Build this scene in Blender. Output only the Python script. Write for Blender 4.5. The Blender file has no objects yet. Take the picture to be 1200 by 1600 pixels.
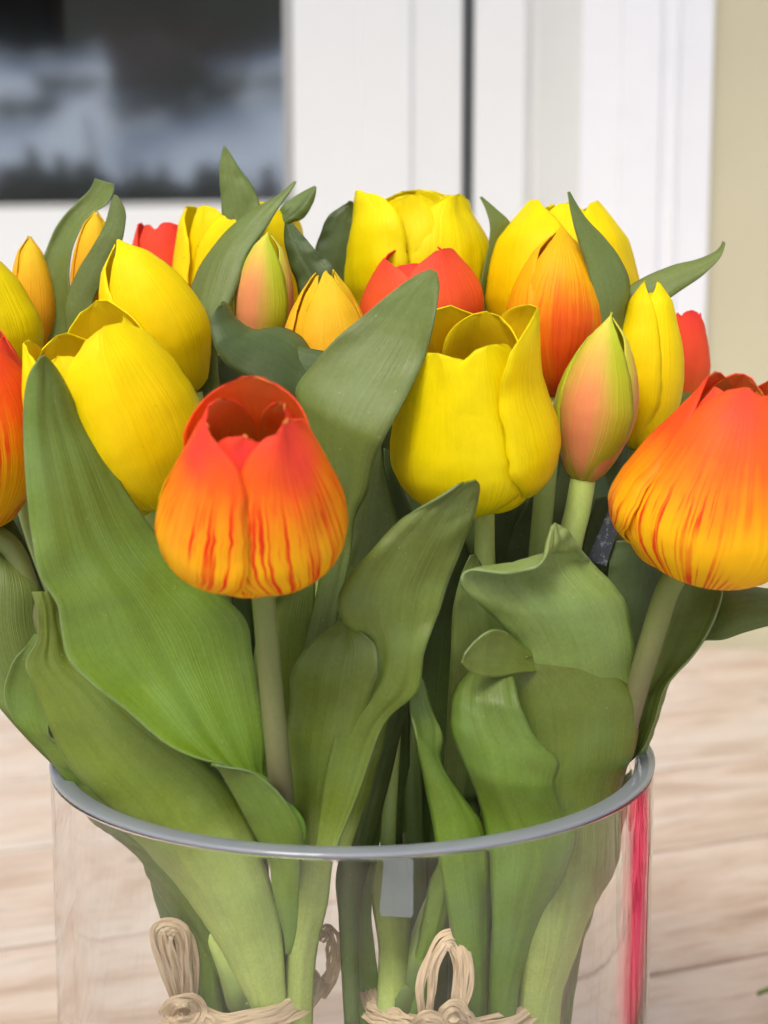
import bpy, bmesh, math, random
from mathutils import Vector, Matrix, noise
random.seed(7)
S = bpy.context.scene
R = math.radians
# ------------------------------------------------------------------ camera
FPX, PITCH, CAMD, RIMZ, CAMH = 2000.0, R(6.5), 0.402, 0.20, 0.322
CX = 0.0097
cd = bpy.data.cameras.new('camera'); cam = bpy.data.objects.new('camera', cd)
S.collection.objects.link(cam); S.camera = cam
cam.location = (CX, -CAMD, CAMH); cam.rotation_euler = (R(90) - PITCH, 0, 0)
cd.sensor_fit = 'HORIZONTAL'; cd.sensor_width = 24; cd.lens = FPX / 1200 * 24
cd.clip_start = 0.01; cd.clip_end = 400
cd.dof.use_dof = True; cd.dof.focus_distance = 0.375; cd.dof.aperture_fstop = 10.5
# ------------------------------------------------------------------ world, sun, exposure
SUN_EL, SUN_AZ = R(50), R(205)          # azimuth from +Y, clockwise: behind the camera, a little left
w = bpy.data.worlds.new('World'); S.world = w; w.use_nodes = True
wn = w.node_tree; bg = wn.nodes['Background']
sky = wn.nodes.new('ShaderNodeTexSky'); sky.sky_type = 'NISHITA'; sky.sun_disc = False
sky.sun_elevation = SUN_EL; sky.sun_rotation = SUN_AZ; sky.dust_density = 4.0; sky.air_density = 0.8; sky.ozone_density = 0.8
wn.links.new(sky.outputs[0], bg.inputs[0]); bg.inputs[1].default_value = 0.15
sl = bpy.data.lights.new('sun', 'SUN'); sl.energy = 1.5; sl.angle = R(18); sl.color = (.97, .965, .90)
so = bpy.data.objects.new('sun', sl); S.collection.objects.link(so)
sd = Vector((math.sin(SUN_AZ) * math.cos(SUN_EL), math.cos(SUN_AZ) * math.cos(SUN_EL), math.sin(SUN_EL)))
so.rotation_euler = sd.to_track_quat('Z', 'Y').to_euler()
S.view_settings.view_transform = 'Standard'; S.view_settings.look = 'None'
S.view_settings.exposure = 0.25; S.view_settings.gamma = 1
S.cycles.max_bounces = 14; S.cycles.transmission_bounces = 12; S.cycles.transparent_max_bounces = 12
S.cycles.caustics_refractive = True; S.cycles.caustics_reflective = True; S.cycles.blur_glossy = 0.2
S.cycles.sample_clamp_indirect = 6
# ------------------------------------------------------------------ helpers
cF = Vector((0, math.cos(PITCH), -math.sin(PITCH))); cU = Vector((0, math.sin(PITCH), math.cos(PITCH)))
CAM = Vector((CX, -CAMD, CAMH))
def ray(px, py): return Vector((1, 0, 0)) * ((px - 600) / FPX) + cU * ((800 - py) / FPX) + cF
def at(px, py, Ycm):                     # world point seen at a pixel, Y centimetres behind the vase's axis
    d = ray(px, py); return CAM + d * ((Ycm / 100 + CAMD) / d.y)
def atz(px, py, z):
    d = ray(px, py); return CAM + d * ((z - CAMH) / d.z)
def cr(p, t):                            # Catmull-Rom through a list of tuples/Vectors, t in 0..len-1
    n = len(p); i = min(int(t), n - 2); f = t - i
    a, b, c, d = p[max(i - 1, 0)], p[i], p[i + 1], p[min(i + 2, n - 1)]
    return [.5 * (2 * B + (C - A) * f + (2 * A - 5 * B + 4 * C - D) * f * f + (3 * B - A - 3 * C + D) * f ** 3) for A, B, C, D in zip(a, b, c, d)]
def lin(p, t):
    if len(p) == 1: return p[0]
    t = max(0, min(.9999, t)) * (len(p) - 1); i = int(t); f = t - i
    return p[i] * (1 - f) + p[i + 1] * f
def sm(a, b, x):
    x = max(0, min(1, (x - a) / (b - a))); return x * x * (3 - 2 * x)
def link(name, me, mat, parent=None, loc=(0, 0, 0)):
    o = bpy.data.objects.new(name, me); S.collection.objects.link(o)
    if mat: me.materials.append(mat)
    if parent: o.parent = parent
    o.location = loc; return o
def tag(o, label=None, cat=None, group=None, kind=None):
    if label: o['label'] = label
    if cat: o['category'] = cat
    if group: o['group'] = group
    if kind: o['kind'] = kind
    return o
def empty(name, loc, label, cat, group=None):
    o = bpy.data.objects.new(name, None); S.collection.objects.link(o); o.location = loc; o.empty_display_size = .01
    return tag(o, label, cat, group)
def grid_mesh(name, P, UV, closed_u=False):       # P[j][i] points
    me = bpy.data.meshes.new(name); nj, ni = len(P), len(P[0])
    vs = [tuple(p) for r in P for p in r]; fs = []; uvs = []
    for j in range(nj - 1):
        for i in range(ni - (0 if closed_u else 1)):
            k = (i + 1) % ni
            fs.append((j * ni + i, j * ni + k, (j + 1) * ni + k, (j + 1) * ni + i))
            uvs += [UV(j, i), UV(j, i + 1), UV(j + 1, i + 1), UV(j + 1, i)]
    me.from_pydata(vs, [], fs)
    l = me.uv_layers.new(name='UVMap')
    for q, uv in enumerate(uvs): l.data[q].uv = uv
    me.polygons.foreach_set('use_smooth', [True] * len(me.polygons)); me.update()
    return me
def solid(o, th, off=0.0):
    m = o.modifiers.new('thickness', 'SOLIDIFY'); m.thickness = th; m.offset = off; m.use_even_offset = False
    return o
def nz(v, s=1.0): return noise.noise(Vector(v) * s)
# ------------------------------------------------------------------ materials
class NT:
    def __init__(s, name):
        s.m = bpy.data.materials.new(name); s.m.use_nodes = True; s.t = s.m.node_tree
        s.b = s.t.nodes['Principled BSDF']; s.out = s.t.nodes['Material Output']
    def n(s, t, **k):
        o = s.t.nodes.new(t)
        for a, v in k.items(): setattr(o, a, v)
        return o
    def l(s, a, b): s.t.links.new(a, b)
    def put(s, inp, v):
        if isinstance(v, (int, float)): inp.default_value = v
        elif isinstance(v, tuple): inp.default_value = v if len(v) == 4 or inp.type == 'VECTOR' else v + (1,)
        else: s.l(v, inp)
    def math(s, op, a, b=0.0, c=None, clamp=False):
        o = s.n('ShaderNodeMath', operation=op, use_clamp=clamp); s.put(o.inputs[0], a); s.put(o.inputs[1], b)
        if c is not None: s.put(o.inputs[2], c)
        return o.outputs[0]
    def mix(s, f, a, b, mode='MIX'):
        o = s.n('ShaderNodeMix', data_type='RGBA', blend_type=mode); s.put(o.inputs[0], f); s.put(o.inputs[6], a); s.put(o.inputs[7], b)
        return o.outputs[2]
    def ss(s, x, a, b):
        o = s.n('ShaderNodeMapRange', interpolation_type='SMOOTHSTEP'); s.put(o.inputs[0], x); s.put(o.inputs[1], a); s.put(o.inputs[2], b)
        return o.outputs[0]
    def uv(s):
        o = s.n('ShaderNodeUVMap'); p = s.n('ShaderNodeSeparateXYZ'); s.l(o.outputs[0], p.inputs[0]); return o.outputs[0], p.outputs[0], p.outputs[1]
    def obj(s): return s.n('ShaderNodeTexCoord').outputs['Object']
    def map(s, v, sc, loc=(0, 0, 0), rot=(0, 0, 0)):
        o = s.n('ShaderNodeMapping'); s.l(v, o.inputs[0]); o.inputs['Scale'].default_value = sc; o.inputs['Location'].default_value = loc
        o.inputs['Rotation'].default_value = rot; return o.outputs[0]
    def noise(s, v, sc, det=3, rough=.5, dist=0.0):
        o = s.n('ShaderNodeTexNoise'); s.l(v, o.inputs['Vector']); o.inputs['Scale'].default_value = sc
        o.inputs['Detail'].default_value = det; o.inputs['Roughness'].default_value = rough; o.inputs['Distortion'].default_value = dist
        return o.outputs[0]
    def ramp(s, f, stops):
        o = s.n('ShaderNodeValToRGB'); s.put(o.inputs[0], f); e = o.color_ramp.elements
        while len(e) < len(stops): e.new(.5)
        for q, (p, c) in zip(e, stops): q.position = p; q.color = c + (1,)
        return o.outputs[0]
    def bump(s, h, st, dist, normal=None):
        o = s.n('ShaderNodeBump'); o.inputs['Strength'].default_value = st; o.inputs['Distance'].default_value = dist; s.l(h, o.inputs['Height'])
        if normal: s.l(normal, o.inputs['Normal'])
        return o.outputs[0]
    def rnd(s, seed=1.0):
        o = s.n('ShaderNodeObjectInfo'); return o.outputs['Random']
def finish(t, col, rough, bumpn=None, trans=0.0, tcol=None, spec=.5, coat=0):
    t.put(t.b.inputs['Base Color'], col); t.put(t.b.inputs['Roughness'], rough); t.b.inputs['Specular IOR Level'].default_value = spec
    if bumpn: t.l(bumpn, t.b.inputs['Normal'])
    if trans:
        tr = t.n('ShaderNodeBsdfTranslucent'); t.put(tr.inputs[0], tcol if tcol is not None else col)
        if bumpn: t.l(bumpn, tr.inputs['Normal'])
        mx = t.n('ShaderNodeMixShader'); mx.inputs[0].default_value = trans
        t.l(t.b.outputs[0], mx.inputs[1]); t.l(tr.outputs[0], mx.inputs[2]); t.l(mx.outputs[0], t.out.inputs[0])
    return t.m
def petal_mat(name, stops, streak=None, patch=None, stripe=None, trans=.24, rough=.42, rim=None):
    t = NT(name); uvv, u, v = t.uv(); ob = t.obj(); rn = t.rnd()
    cu = t.math('ABSOLUTE', t.math('SUBTRACT', u, .5))            # 0 centre .. .5 edge
    wob = t.math('MULTIPLY', t.math('SUBTRACT', t.noise(ob, 60, 3), .5), .25)
    vv = t.math('ADD', v, t.math('ADD', wob, t.math('MULTIPLY', cu, -.12)))
    fib = t.noise(t.map(uvv, (34, 1.2, 1)), 1.0, 4, .6)
    vv2 = t.math('ADD', vv, t.math('MULTIPLY', t.math('SUBTRACT', fib, .5), .22))
    col = t.ramp(vv2, stops)
    if patch:      # (colour, half width, v0, v1, v2, v3, strength)
        c, hw, a, b, c2, d, st = patch
        m = t.math('MULTIPLY', t.ss(vv2, a, b), t.math('SUBTRACT', 1.0, t.ss(vv2, c2, d)))
        m = t.math('MULTIPLY', m, t.math('SUBTRACT', 1.0, t.ss(t.math('ADD', cu, t.math('ADD', t.math('MULTIPLY', wob, .9), t.math('MULTIPLY', t.math('SUBTRACT', fib, .5), .35))), hw * .15, hw)))
        col = t.mix(t.math('MULTIPLY', m, st), col, c)
    if stripe:     # (colour, centre u, half width, strength)
        c, uc, hw, st = stripe
        m = t.math('SUBTRACT', 1.0, t.ss(t.math('ADD', t.math('ABSOLUTE', t.math('SUBTRACT', u, uc)), t.math('MULTIPLY', t.math('SUBTRACT', fib, .5), .3)), hw * .1, hw))
        col = t.mix(t.math('MULTIPLY', m, st), col, c)
    if streak:     # (colour, v0, v1, strength)
        c, a, b, st = streak
        s1 = t.noise(t.map(uvv, (44, 1.5, 1)), 1.0, 5, .62, .2)
        s1 = t.ss(s1, .50, .56)
        m = t.math('MULTIPLY', s1, t.math('MULTIPLY', t.ss(v, a, a + .12), t.math('SUBTRACT', 1.0, t.ss(v, b - .3, b))))
        m = t.math('MULTIPLY', m, t.ss(t.noise(ob, 45, 2), .36, .6))
        col = t.mix(t.math('MULTIPLY', m, st), col, c)
    if rim: col = t.mix(t.math('MULTIPLY', t.ss(cu, .44, .5), .6), col, rim)
    hv = t.math('MULTIPLY', t.math('SUBTRACT', rn, .5), .05)
    hs = t.n('ShaderNodeHueSaturation'); t.put(hs.inputs['Hue'], t.math('ADD', .5, t.math('MULTIPLY', hv, .15)))
    t.put(hs.inputs['Value'], t.math('ADD', 1.0, t.math('ADD', hv, t.math('MULTIPLY', t.math('SUBTRACT', t.noise(ob, 130, 3), .5), .22)))); t.put(hs.inputs['Color'], col)
    spots = t.ss(t.noise(ob, 620, 2, .5), .74, .79)                # small scuffs
    col = t.mix(t.math('MULTIPLY', spots, .35), hs.outputs[0], (.35, .12, .01))
    h = t.math('ADD', t.math('MULTIPLY', fib, 1.0), t.math('MULTIPLY', t.noise(ob, 90, 4), .9))
    h = t.math('ADD', h, t.math('MULTIPLY', t.noise(ob, 1500, 2), .08))
    bn = t.bump(h, .42, .0010)
    return finish(t, col, rough, bn, trans, spec=.14)
INS = petal_mat('petal_inside_orange', [(0, (.99, .62, .04)), (.6, (.99, .48, .06)), (1, (.99, .32, .08))], trans=.45)
INY = petal_mat('petal_inside_yellow', [(0, (.97, .74, .01)), (1, (.99, .84, .02))], trans=.5)
YEL = petal_mat('yellow_petal', [(0, (.50, .55, .004)), (.10, (.88, .70, .003)), (.4, (.98, .76, .002)), (1, (.98, .80, .003))], patch=((.98, .66, .002), .5, .1, .35, .5, .8, .45))
YELG = petal_mat('lemon_petal', [(0, (.50, .55, .004)), (.18, (.88, .74, .003)), (.6, (.94, .78, .002)), (1, (.95, .80, .004))])
ORA = petal_mat('orange_petal', [(0, (.98, .60, .008)), (.30, (.98, .50, .008)), (.47, (.98, .32, .010)), (.64, (.98, .15, .014)), (.85, (.98, .085, .035))],
                streak=((.84, .04, .006), .03, .80, 1.0), patch=((.98, .065, .055), .33, .55, .75, 1.2, 1.3, .6))
ORL = petal_mat('amber_petal', [(0, (.98, .62, .008)), (.30, (.98, .52, .008)), (.44, (.98, .30, .010)), (.60, (.98, .13, .018)), (1, (.98, .085, .035))],
                streak=((.80, .035, .01), .02, .66, 1.0), patch=((.98, .07, .05), .3, .6, .8, 1.2, 1.3, .6))
RED = petal_mat('red_petal', [(0, (.92, .22, .02)), (.4, (.95, .13, .03)), (1, (.93, .07, .045))])
AMB = petal_mat('apricot_petal', [(0, (.85, .12, .01)), (.3, (.92, .26, .006)), (.62, (.94, .48, .005)), (1, (.93, .62, .01))],
                patch=((.88, .11, .012), .3, .0, .12, .35, .7, .9), streak=((.75, .06, .01), .1, .75, .55))
BUDO = petal_mat('golden_bud_petal', [(0, (.90, .36, .02)), (.4, (.93, .46, .02)), (.75, (.92, .58, .02)), (1, (.9, .62, .03))])
SAL = petal_mat('salmon_bud_petal', [(0, (.62, .56, .05)), (.35, (.68, .62, .06)), (.7, (.74, .70, .07)), (1, (.82, .78, .12))],
                patch=((.88, .30, .14), .52, .0, .25, .42, .95, .92), stripe=((.48, .60, .012), .86, .34, .75))
PNK = petal_mat('pink_petal', [(0, (.85, .45, .42)), (.5, (.85, .16, .22)), (1, (.75, .04, .12))])
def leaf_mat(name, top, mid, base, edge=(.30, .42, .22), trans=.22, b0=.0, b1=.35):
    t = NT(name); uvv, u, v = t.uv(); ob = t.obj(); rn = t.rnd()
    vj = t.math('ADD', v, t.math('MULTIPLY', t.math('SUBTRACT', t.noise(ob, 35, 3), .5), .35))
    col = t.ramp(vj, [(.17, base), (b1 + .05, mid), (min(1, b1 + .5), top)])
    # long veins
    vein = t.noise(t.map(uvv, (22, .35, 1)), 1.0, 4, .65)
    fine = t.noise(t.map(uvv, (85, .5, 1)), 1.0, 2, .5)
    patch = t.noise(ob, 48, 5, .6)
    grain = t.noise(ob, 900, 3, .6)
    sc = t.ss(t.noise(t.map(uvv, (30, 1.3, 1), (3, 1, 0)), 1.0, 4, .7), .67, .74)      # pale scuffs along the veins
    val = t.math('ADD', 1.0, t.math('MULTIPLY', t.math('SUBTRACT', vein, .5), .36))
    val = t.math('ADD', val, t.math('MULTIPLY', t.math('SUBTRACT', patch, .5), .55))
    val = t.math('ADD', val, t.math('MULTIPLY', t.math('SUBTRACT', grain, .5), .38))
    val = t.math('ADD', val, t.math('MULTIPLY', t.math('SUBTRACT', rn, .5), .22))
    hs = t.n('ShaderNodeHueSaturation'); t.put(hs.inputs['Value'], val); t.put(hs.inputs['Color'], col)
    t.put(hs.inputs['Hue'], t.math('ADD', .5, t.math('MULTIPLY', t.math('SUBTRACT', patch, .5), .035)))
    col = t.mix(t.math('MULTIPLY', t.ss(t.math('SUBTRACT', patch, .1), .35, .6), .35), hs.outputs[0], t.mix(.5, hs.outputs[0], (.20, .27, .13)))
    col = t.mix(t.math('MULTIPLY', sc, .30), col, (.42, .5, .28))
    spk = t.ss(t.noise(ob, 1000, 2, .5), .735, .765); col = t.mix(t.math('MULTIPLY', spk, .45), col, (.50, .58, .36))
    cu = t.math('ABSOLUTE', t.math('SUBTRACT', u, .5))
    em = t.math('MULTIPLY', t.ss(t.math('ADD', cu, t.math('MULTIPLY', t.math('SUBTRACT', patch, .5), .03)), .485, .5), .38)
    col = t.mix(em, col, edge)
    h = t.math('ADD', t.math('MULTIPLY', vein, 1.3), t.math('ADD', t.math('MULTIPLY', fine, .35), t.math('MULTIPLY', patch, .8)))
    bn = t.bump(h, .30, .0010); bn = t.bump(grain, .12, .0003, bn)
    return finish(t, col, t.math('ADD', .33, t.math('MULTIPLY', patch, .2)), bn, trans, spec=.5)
LIME = (.60, .76, .20)
LF = leaf_mat('leaf_green', (.150, .230, .036), (.175, .295, .020), (.17, .33, .035))
LO = leaf_mat('leaf_olive', (.155, .205, .026), (.185, .265, .022), LIME)
LD = leaf_mat('leaf_deep_shade', (.085, .130, .034), (.092, .142, .026), (.12, .21, .035))  # deep green that also carries the bouquet's inner shade in its colour
LT = leaf_mat('leaf_grey_green', (.165, .222, .046), (.155, .21, .034), (.06, .11, .03))
LL = leaf_mat('leaf_light', (.25, .34, .10), (.20, .30, .055), (.14, .24, .045))
def stem_mat(name, top, base):
    t = NT(name); uvv, u, v = t.uv(); ob = t.obj()
    n1 = t.noise(t.map(uvv, (7, 5, 1)), 1.0, 4); n2 = t.noise(ob, 700, 3)
    col = t.ramp(t.math('ADD', v, t.math('MULTIPLY', t.math('SUBTRACT', n1, .5), .3)), [(0.05, base), (.5, top), (1, top)])
    hs = t.n('ShaderNodeHueSaturation'); t.put(hs.inputs['Color'], col)
    t.put(hs.inputs['Value'], t.math('ADD', .75, t.math('ADD', t.math('MULTIPLY', n1, .3), t.math('MULTIPLY', n2, .2))))
    return finish(t, hs.outputs[0], .5, t.bump(n1, .3, .0006), .1, spec=.35)
STB = stem_mat('stem_brownish', (.17, .155, .075), (.20, .26, .06))
STG = stem_mat('stem_green', (.13, .20, .05), LIME)
def simple(name, col, rough=.5, var=.1, sc=40, bump=0, metallic=0):
    t = NT(name); ob = t.obj(); n1 = t.noise(ob, sc, 5, .6)
    hs = t.n('ShaderNodeHueSaturation'); hs.inputs['Color'].default_value = col + (1,)
    t.put(hs.inputs['Value'], t.math('ADD', 1 - var / 2, t.math('MULTIPLY', n1, var)))
    return finish(t, hs.outputs[0], rough, t.bump(n1, bump, .001) if bump else None)
# ------------------------------------------------------------------ setting: ground, snow, house
def box(bm, x0, x1, y0, y1, z0, z1):
    v = [bm.verts.new(p) for p in ((x0, y0, z0), (x1, y0, z0), (x1, y1, z0), (x0, y1, z0), (x0, y0, z1), (x1, y0, z1), (x1, y1, z1), (x0, y1, z1))]
    for f in ((3, 2, 1, 0), (4, 5, 6, 7), (0, 1, 5, 4), (1, 2, 6, 5), (2, 3, 7, 6), (3, 0, 4, 7)): bm.faces.new([v[i] for i in f])
def bmobj(name, bm, mat, parent=None, loc=(0, 0, 0), bevel=0):
    me = bpy.data.meshes.new(name); bmesh.ops.recalc_face_normals(bm, faces=bm.faces); bm.to_mesh(me); bm.free()
    o = link(name, me, mat, parent, loc)
    if bevel:
        b = o.modifiers.new('bevel', 'BEVEL'); b.width = bevel; b.segments = 2; b.limit_method = 'ANGLE'
    return o
GZ = -0.75
SNOW = simple('snow', (.80, .83, .88), .7, .15, 3, .3)
bm = bmesh.new()
N = 40
def gz(x, y):
    r = max(0, -y - 6.4 + .5 * nz((x * .3, 0, 0)))
    return GZ + min(7.2, r * .52 + .5 * nz((x * .25, y * .3, 0)) * min(1, r * .3)) + .12 * nz((x * .6, y * .6, 0)) * min(1, r + .2)
xs = [(-1 + 2 * i / N) for i in range(N + 1)]; xs = [math.copysign(abs(x) ** 2.2, x) * 150 for x in xs]
vv = [[bm.verts.new((x, y, gz(x, y))) for x in xs] for y in xs]
for j in range(N):
    for i in range(N): bm.faces.new((vv[j][i], vv[j][i + 1], vv[j + 1][i + 1], vv[j + 1][i]))
g = bmobj('ground', bm, SNOW); tag(g, kind='structure')
for p in g.data.polygons: p.use_smooth = True
# --- house: turned 6 degrees, right side nearer
WA = R(6); WP = Vector((CX, 1.15, 0)); wr = Vector((math.cos(WA), -math.sin(WA), 0)); wnv = Vector((-math.sin(WA), -math.cos(WA), 0))
def ws(px, n, py=150):                    # distance along the wall seen at a pixel, on a plane n metres proud
    d = ray(px, py); p0 = WP + wnv * n; k = (p0 - CAM).dot(wnv) / d.dot(wnv); return (CAM + d * k - WP).dot(wr)
def wz(px, py, n=0):
    d = ray(px, py); p0 = WP + wnv * n; k = (p0 - CAM).dot(wnv) / d.dot(wnv); return (CAM + d * k).z
WM = Matrix(((wr.x, wnv.x, 0, WP.x), (wr.y, wnv.y, 0, WP.y), (0, 0, 1, 0), (0, 0, 0, 1)))
def prism(name, prof, z0, z1, mat, parent, bevel=.0015):   # prof: closed list of (s, n)
    bm = bmesh.new()
    a = [bm.verts.new(WM @ Vector((s, n, z0)) - parent.location) for s, n in prof]
    b = [bm.verts.new(WM @ Vector((s, n, z1)) - parent.location) for s, n in prof]
    bm.faces.new(a); bm.faces.new(b[::-1])
    for i in range(len(prof)):
        j = (i + 1) % len(prof); bm.faces.new((a[i], a[j], b[j], b[i]))
    return bmobj(name, bm, mat, parent, bevel=bevel)
WHITE = simple('white_frame_paint', (.77, .785, .76), .38, .05, 12)
WHITE_SHADED = simple('white_paint_shaded', (.68, .69, .65), .4, .06, 12)  # darker copy of the frame white, reveal's shade put into the colour
CASE = simple('white_casing_paint', (.79, .80, .81), .5, .08, 25, .15)
RUB = simple('black_rubber', (.10, .11, .115), .6, .6, 30)
BEADM = simple('shaded_glazing_bead', (.38, .38, .36), .5, .1, 20)  # shadow line along the pane put into this grey
t = NT('beige_render'); ob = t.obj()
n1 = t.noise(ob, 6, 5); n2 = t.noise(ob, 260, 3, .6)
finish(t, t.mix(n1, (.53, .49, .33), (.59, .55, .38)), .9, t.bump(n2, .5, .002)); BEIGE = t.m
ZT, ZB = 1.7, GZ
door = empty('glazed_door', WP + Vector((0, 0, GZ)), 'white framed glass door reflecting snow behind the tulips', 'door')
zg = wz(300, 318, .012); sL = -1.6
sg = ws(443, 0); sg2 = ws(457, .014)
# pane
t = NT('window_glass'); gl = t.n('ShaderNodeBsdfGlossy'); gl.inputs['Roughness'].default_value = .055; gl.inputs[0].default_value = (.85, .92, 1, 1)
trn = t.n('ShaderNodeBsdfTransparent'); fr = t.n('ShaderNodeFresnel'); fr.inputs[0].default_value = 1.5
mx = t.n('ShaderNodeMixShader'); t.put(mx.inputs[0], t.math('ADD', fr.outputs[0], .33, clamp=True)); trn.inputs[0].default_value = (.7, .74, .72, 1)
t.l(trn.outputs[0], mx.inputs[1]); t.l(gl.outputs[0], mx.inputs[2]); t.l(mx.outputs[0], t.out.inputs[0]); PANE = t.m
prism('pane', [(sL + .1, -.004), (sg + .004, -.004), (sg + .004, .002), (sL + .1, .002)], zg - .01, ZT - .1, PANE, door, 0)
prism('glazing_bead', [(sg, -.01), (sg2, -.01), (sg2, .0138), (sg, .004)], zg, ZT - .1, BEADM, door)
prism('glazing_bead', [(sL + .1, -.01), (sg - .0005, -.01), (sg - .0005, .010), (sL + .1, .010)], zg - .004, zg + .004, BEADM, door)
s1, s2, s3, s4 = ws(556, .016), ws(562, .016), ws(640, .016), ws(722, .008)
prism('stile', [(sg2 + .0005, -.03), (s4, -.03), (s4, .006), (s3 + .004, .009), (s3, .016), (s2, .016), (s2 - .002, .0135), (s1, .0145), (sg2 + .0005, .0145)], ZB + .02, ZT, WHITE, door)
prism('bottom_rail', [(sL + .1, -.03), (sg2 - .0005, -.03), (sg2 - .0005, .0142), (sL + .1, .0142)], ZB + .02, zg - .0045, WHITE, door)
prism('top_rail', [(sL + .1, -.03), (sg2 - .0005, -.03), (sg2 - .0005, .0142), (sL + .1, .0142)], ZT - .1, ZT, WHITE, door)
prism('stile', [(sL, -.03), (sL + .1, -.03), (sL + .1, .0142), (sL, .0142)], ZB + .02, ZT, WHITE, door)
# jamb and gap
jf = empty('door_jamb', WP + Vector((.2, 0, GZ)), 'white painted door jamb with a dark rubber gap, right of the glass door', 'door frame')
s5 = ws(740, .02)
prism('rubber_seal', [(s4 + .0006, -.03), (s5 - .0006, -.03), (s5 - .0006, -.012), (s4 + .0006, -.006)], ZB, ZT, RUB, jf, 0)
s6, s7, s8 = ws(820, .02), ws(827, .016), ws(908, .03)
prism('jamb', [(s5, -.03), (s6 + .003, -.03), (s7, .0135), (s6 + .001, .0135), (s6, .02), (s5 + .006, .02), (s5, .013)], ZB, ZT, WHITE, jf)
prism('reveal', [(s7 + .0005, -.02), (s8 - .0006, -.02), (s8 - .0006, .045), (s8 - .006, .045), (s7 + .012, .012), (s7 + .0005, .012)], ZB, ZT, WHITE_SHADED, jf)
cs = empty('door_casing', WP + Vector((.3, 0, GZ)), 'moulded white casing board between door jamb and beige wall', 'door trim')
c = [ws(q, .055) for q in (908, 962, 968, 1030, 1036, 1056, 1062, 1114)]
prism('casing_board', [(c[0], -.02), (c[7], -.02), (c[7], .050), (c[6], .053), (c[6] - .002, .058), (c[5], .058), (c[5] - .003, .0545), (c[4], .0545), (c[3], .060), (c[2] + .002, .060), (c[2], .055), (c[1], .055), (c[0], .050)], ZB, ZT, CASE, cs, .001)
hw = empty('house_wall', WP + Vector((.6, 0, GZ)), 'beige rendered house wall at the right edge behind the tulips', 'wall')
prism('render_face', [(c[7] + .0006, -.02), (3.5, -.02), (3.5, .036), (c[7] + .0006, .036)], ZB, 2.6, BEIGE, hw)
prism('render_face', [(-4, -.02), (sL - .0006, -.02), (sL - .0006, .036), (-4, .036)], ZB, 2.6, BEIGE, hw)
prism('lintel', [(sL, -.02), (c[7], -.02), (c[7], .034), (sL, .034)], ZT + .001, 2.6, BEIGE, hw)
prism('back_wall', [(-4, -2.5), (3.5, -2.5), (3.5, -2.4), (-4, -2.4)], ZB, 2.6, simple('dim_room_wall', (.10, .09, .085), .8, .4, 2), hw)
bm = bmesh.new(); box(bm, -4.2, 3.8, 0, 1.45, 2.30, 2.42)
for v_ in bm.verts: v_.co = WM @ (v_.co + Vector((0, -.02, 0))) - hw.location
bmobj('added_eave', bm, WHITE_SHADED, hw)  # unseen overhang, added to shade the door wall
# curtain just inside the door, far left
CUR = simple('brown_curtain', (.17, .06, .03), .8, .5, 8)
cu = empty('curtain', WP + Vector((-.4, .3, GZ)), 'brown curtain hanging inside the glass door at far left', 'curtain')
P = []
s0_, s1_ = ws(-60, -.25, 20), ws(95, -.25, 20)
for j in range(2):
    P.append([WM @ Vector((s0_ + (s1_ - s0_) * i / 60, -.25 + .02 * math.sin(i * .9), wz(20, 75, -.25) if j == 0 else ZT)) - cu.location for i in range(61)])
solid(link('cloth', grid_mesh('cloth', P, lambda j, i: (i / 60, j)), CUR, cu), .002)
# --- what the pane mirrors: low shrubs, snow slope and conifers across the yard behind the photographer
SHR = simple('shrub_twigs', (.045, .05, .022), .8, .8, 6); SHB = simple('shrub_brown', (.12, .05, .03), .8, .8, 6)
CON = simple('conifer_needles', (.028, .032, .026), .8, .8, 2); BARK = simple('bark', (.09, .06, .045), .9, .4, 9)
def shrub(x, y, h, r, mat, lab):
    z0 = gz(x, y); o = empty('shrub', (x, y, z0), lab, 'shrub', 'shrubs across the yard')
    bm = bmesh.new(); rr = random.Random(int(x * 77 + y * 13))
    for k in range(260):
        a = rr.uniform(0, 6.28); q = rr.random() ** .5; th = rr.uniform(0, 1)
        b = Vector((math.cos(a) * r * q * .5, math.sin(a) * r * q * .5, rr.uniform(0, .5) * h)); tp = b + Vector((math.cos(a) * r * .5 * rr.uniform(.4, 1.2), math.sin(a) * r * .5 * rr.uniform(.4, 1.2), h * rr.uniform(.3, .5)))
        s = Vector((rr.uniform(-1, 1), rr.uniform(-1, 1), .2)).normalized() * h * .045
        vs = [bm.verts.new(p) for p in (b - s, b + s, tp + s * .4, tp - s * .4)]; bm.faces.new(vs)
    bmobj('foliage', bm, mat, o); return o
def conifer(x, y, h, lab):
    z0 = gz(x, y); o = empty('conifer_tree', (x, y, z0), lab, 'tree', 'conifers across the yard')
    bm = bmesh.new(); bmesh.ops.create_cone(bm, segments=8, radius1=h * .03, radius2=h * .004, depth=h, cap_ends=True); bmesh.ops.translate(bm, verts=bm.verts, vec=(0, 0, h / 2)); bmobj('trunk', bm, BARK, o)
    bm = bmesh.new(); rr = random.Random(int(x * 31 + 5))
    for k in range(420):
        f = rr.random() ** .8; z = h * (.08 + .9 * f); L = h * .27 * (1.03 - f) * rr.uniform(.6, 1.15); a = rr.uniform(0, 6.28)
        d = Vector((math.cos(a), math.sin(a), 0)); s = Vector((-d.y, d.x, 0)) * L * .2
        p = Vector((0, 0, z)); e = p + d * L - Vector((0, 0, L * .35)); m = p + d * L * .5 - Vector((0, 0, L * .1))
        vs = [bm.verts.new(q) for q in (p, m + s, e, m - s)]; bm.faces.new(vs)
    bmobj('crown', bm, CON, o); return o
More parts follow.
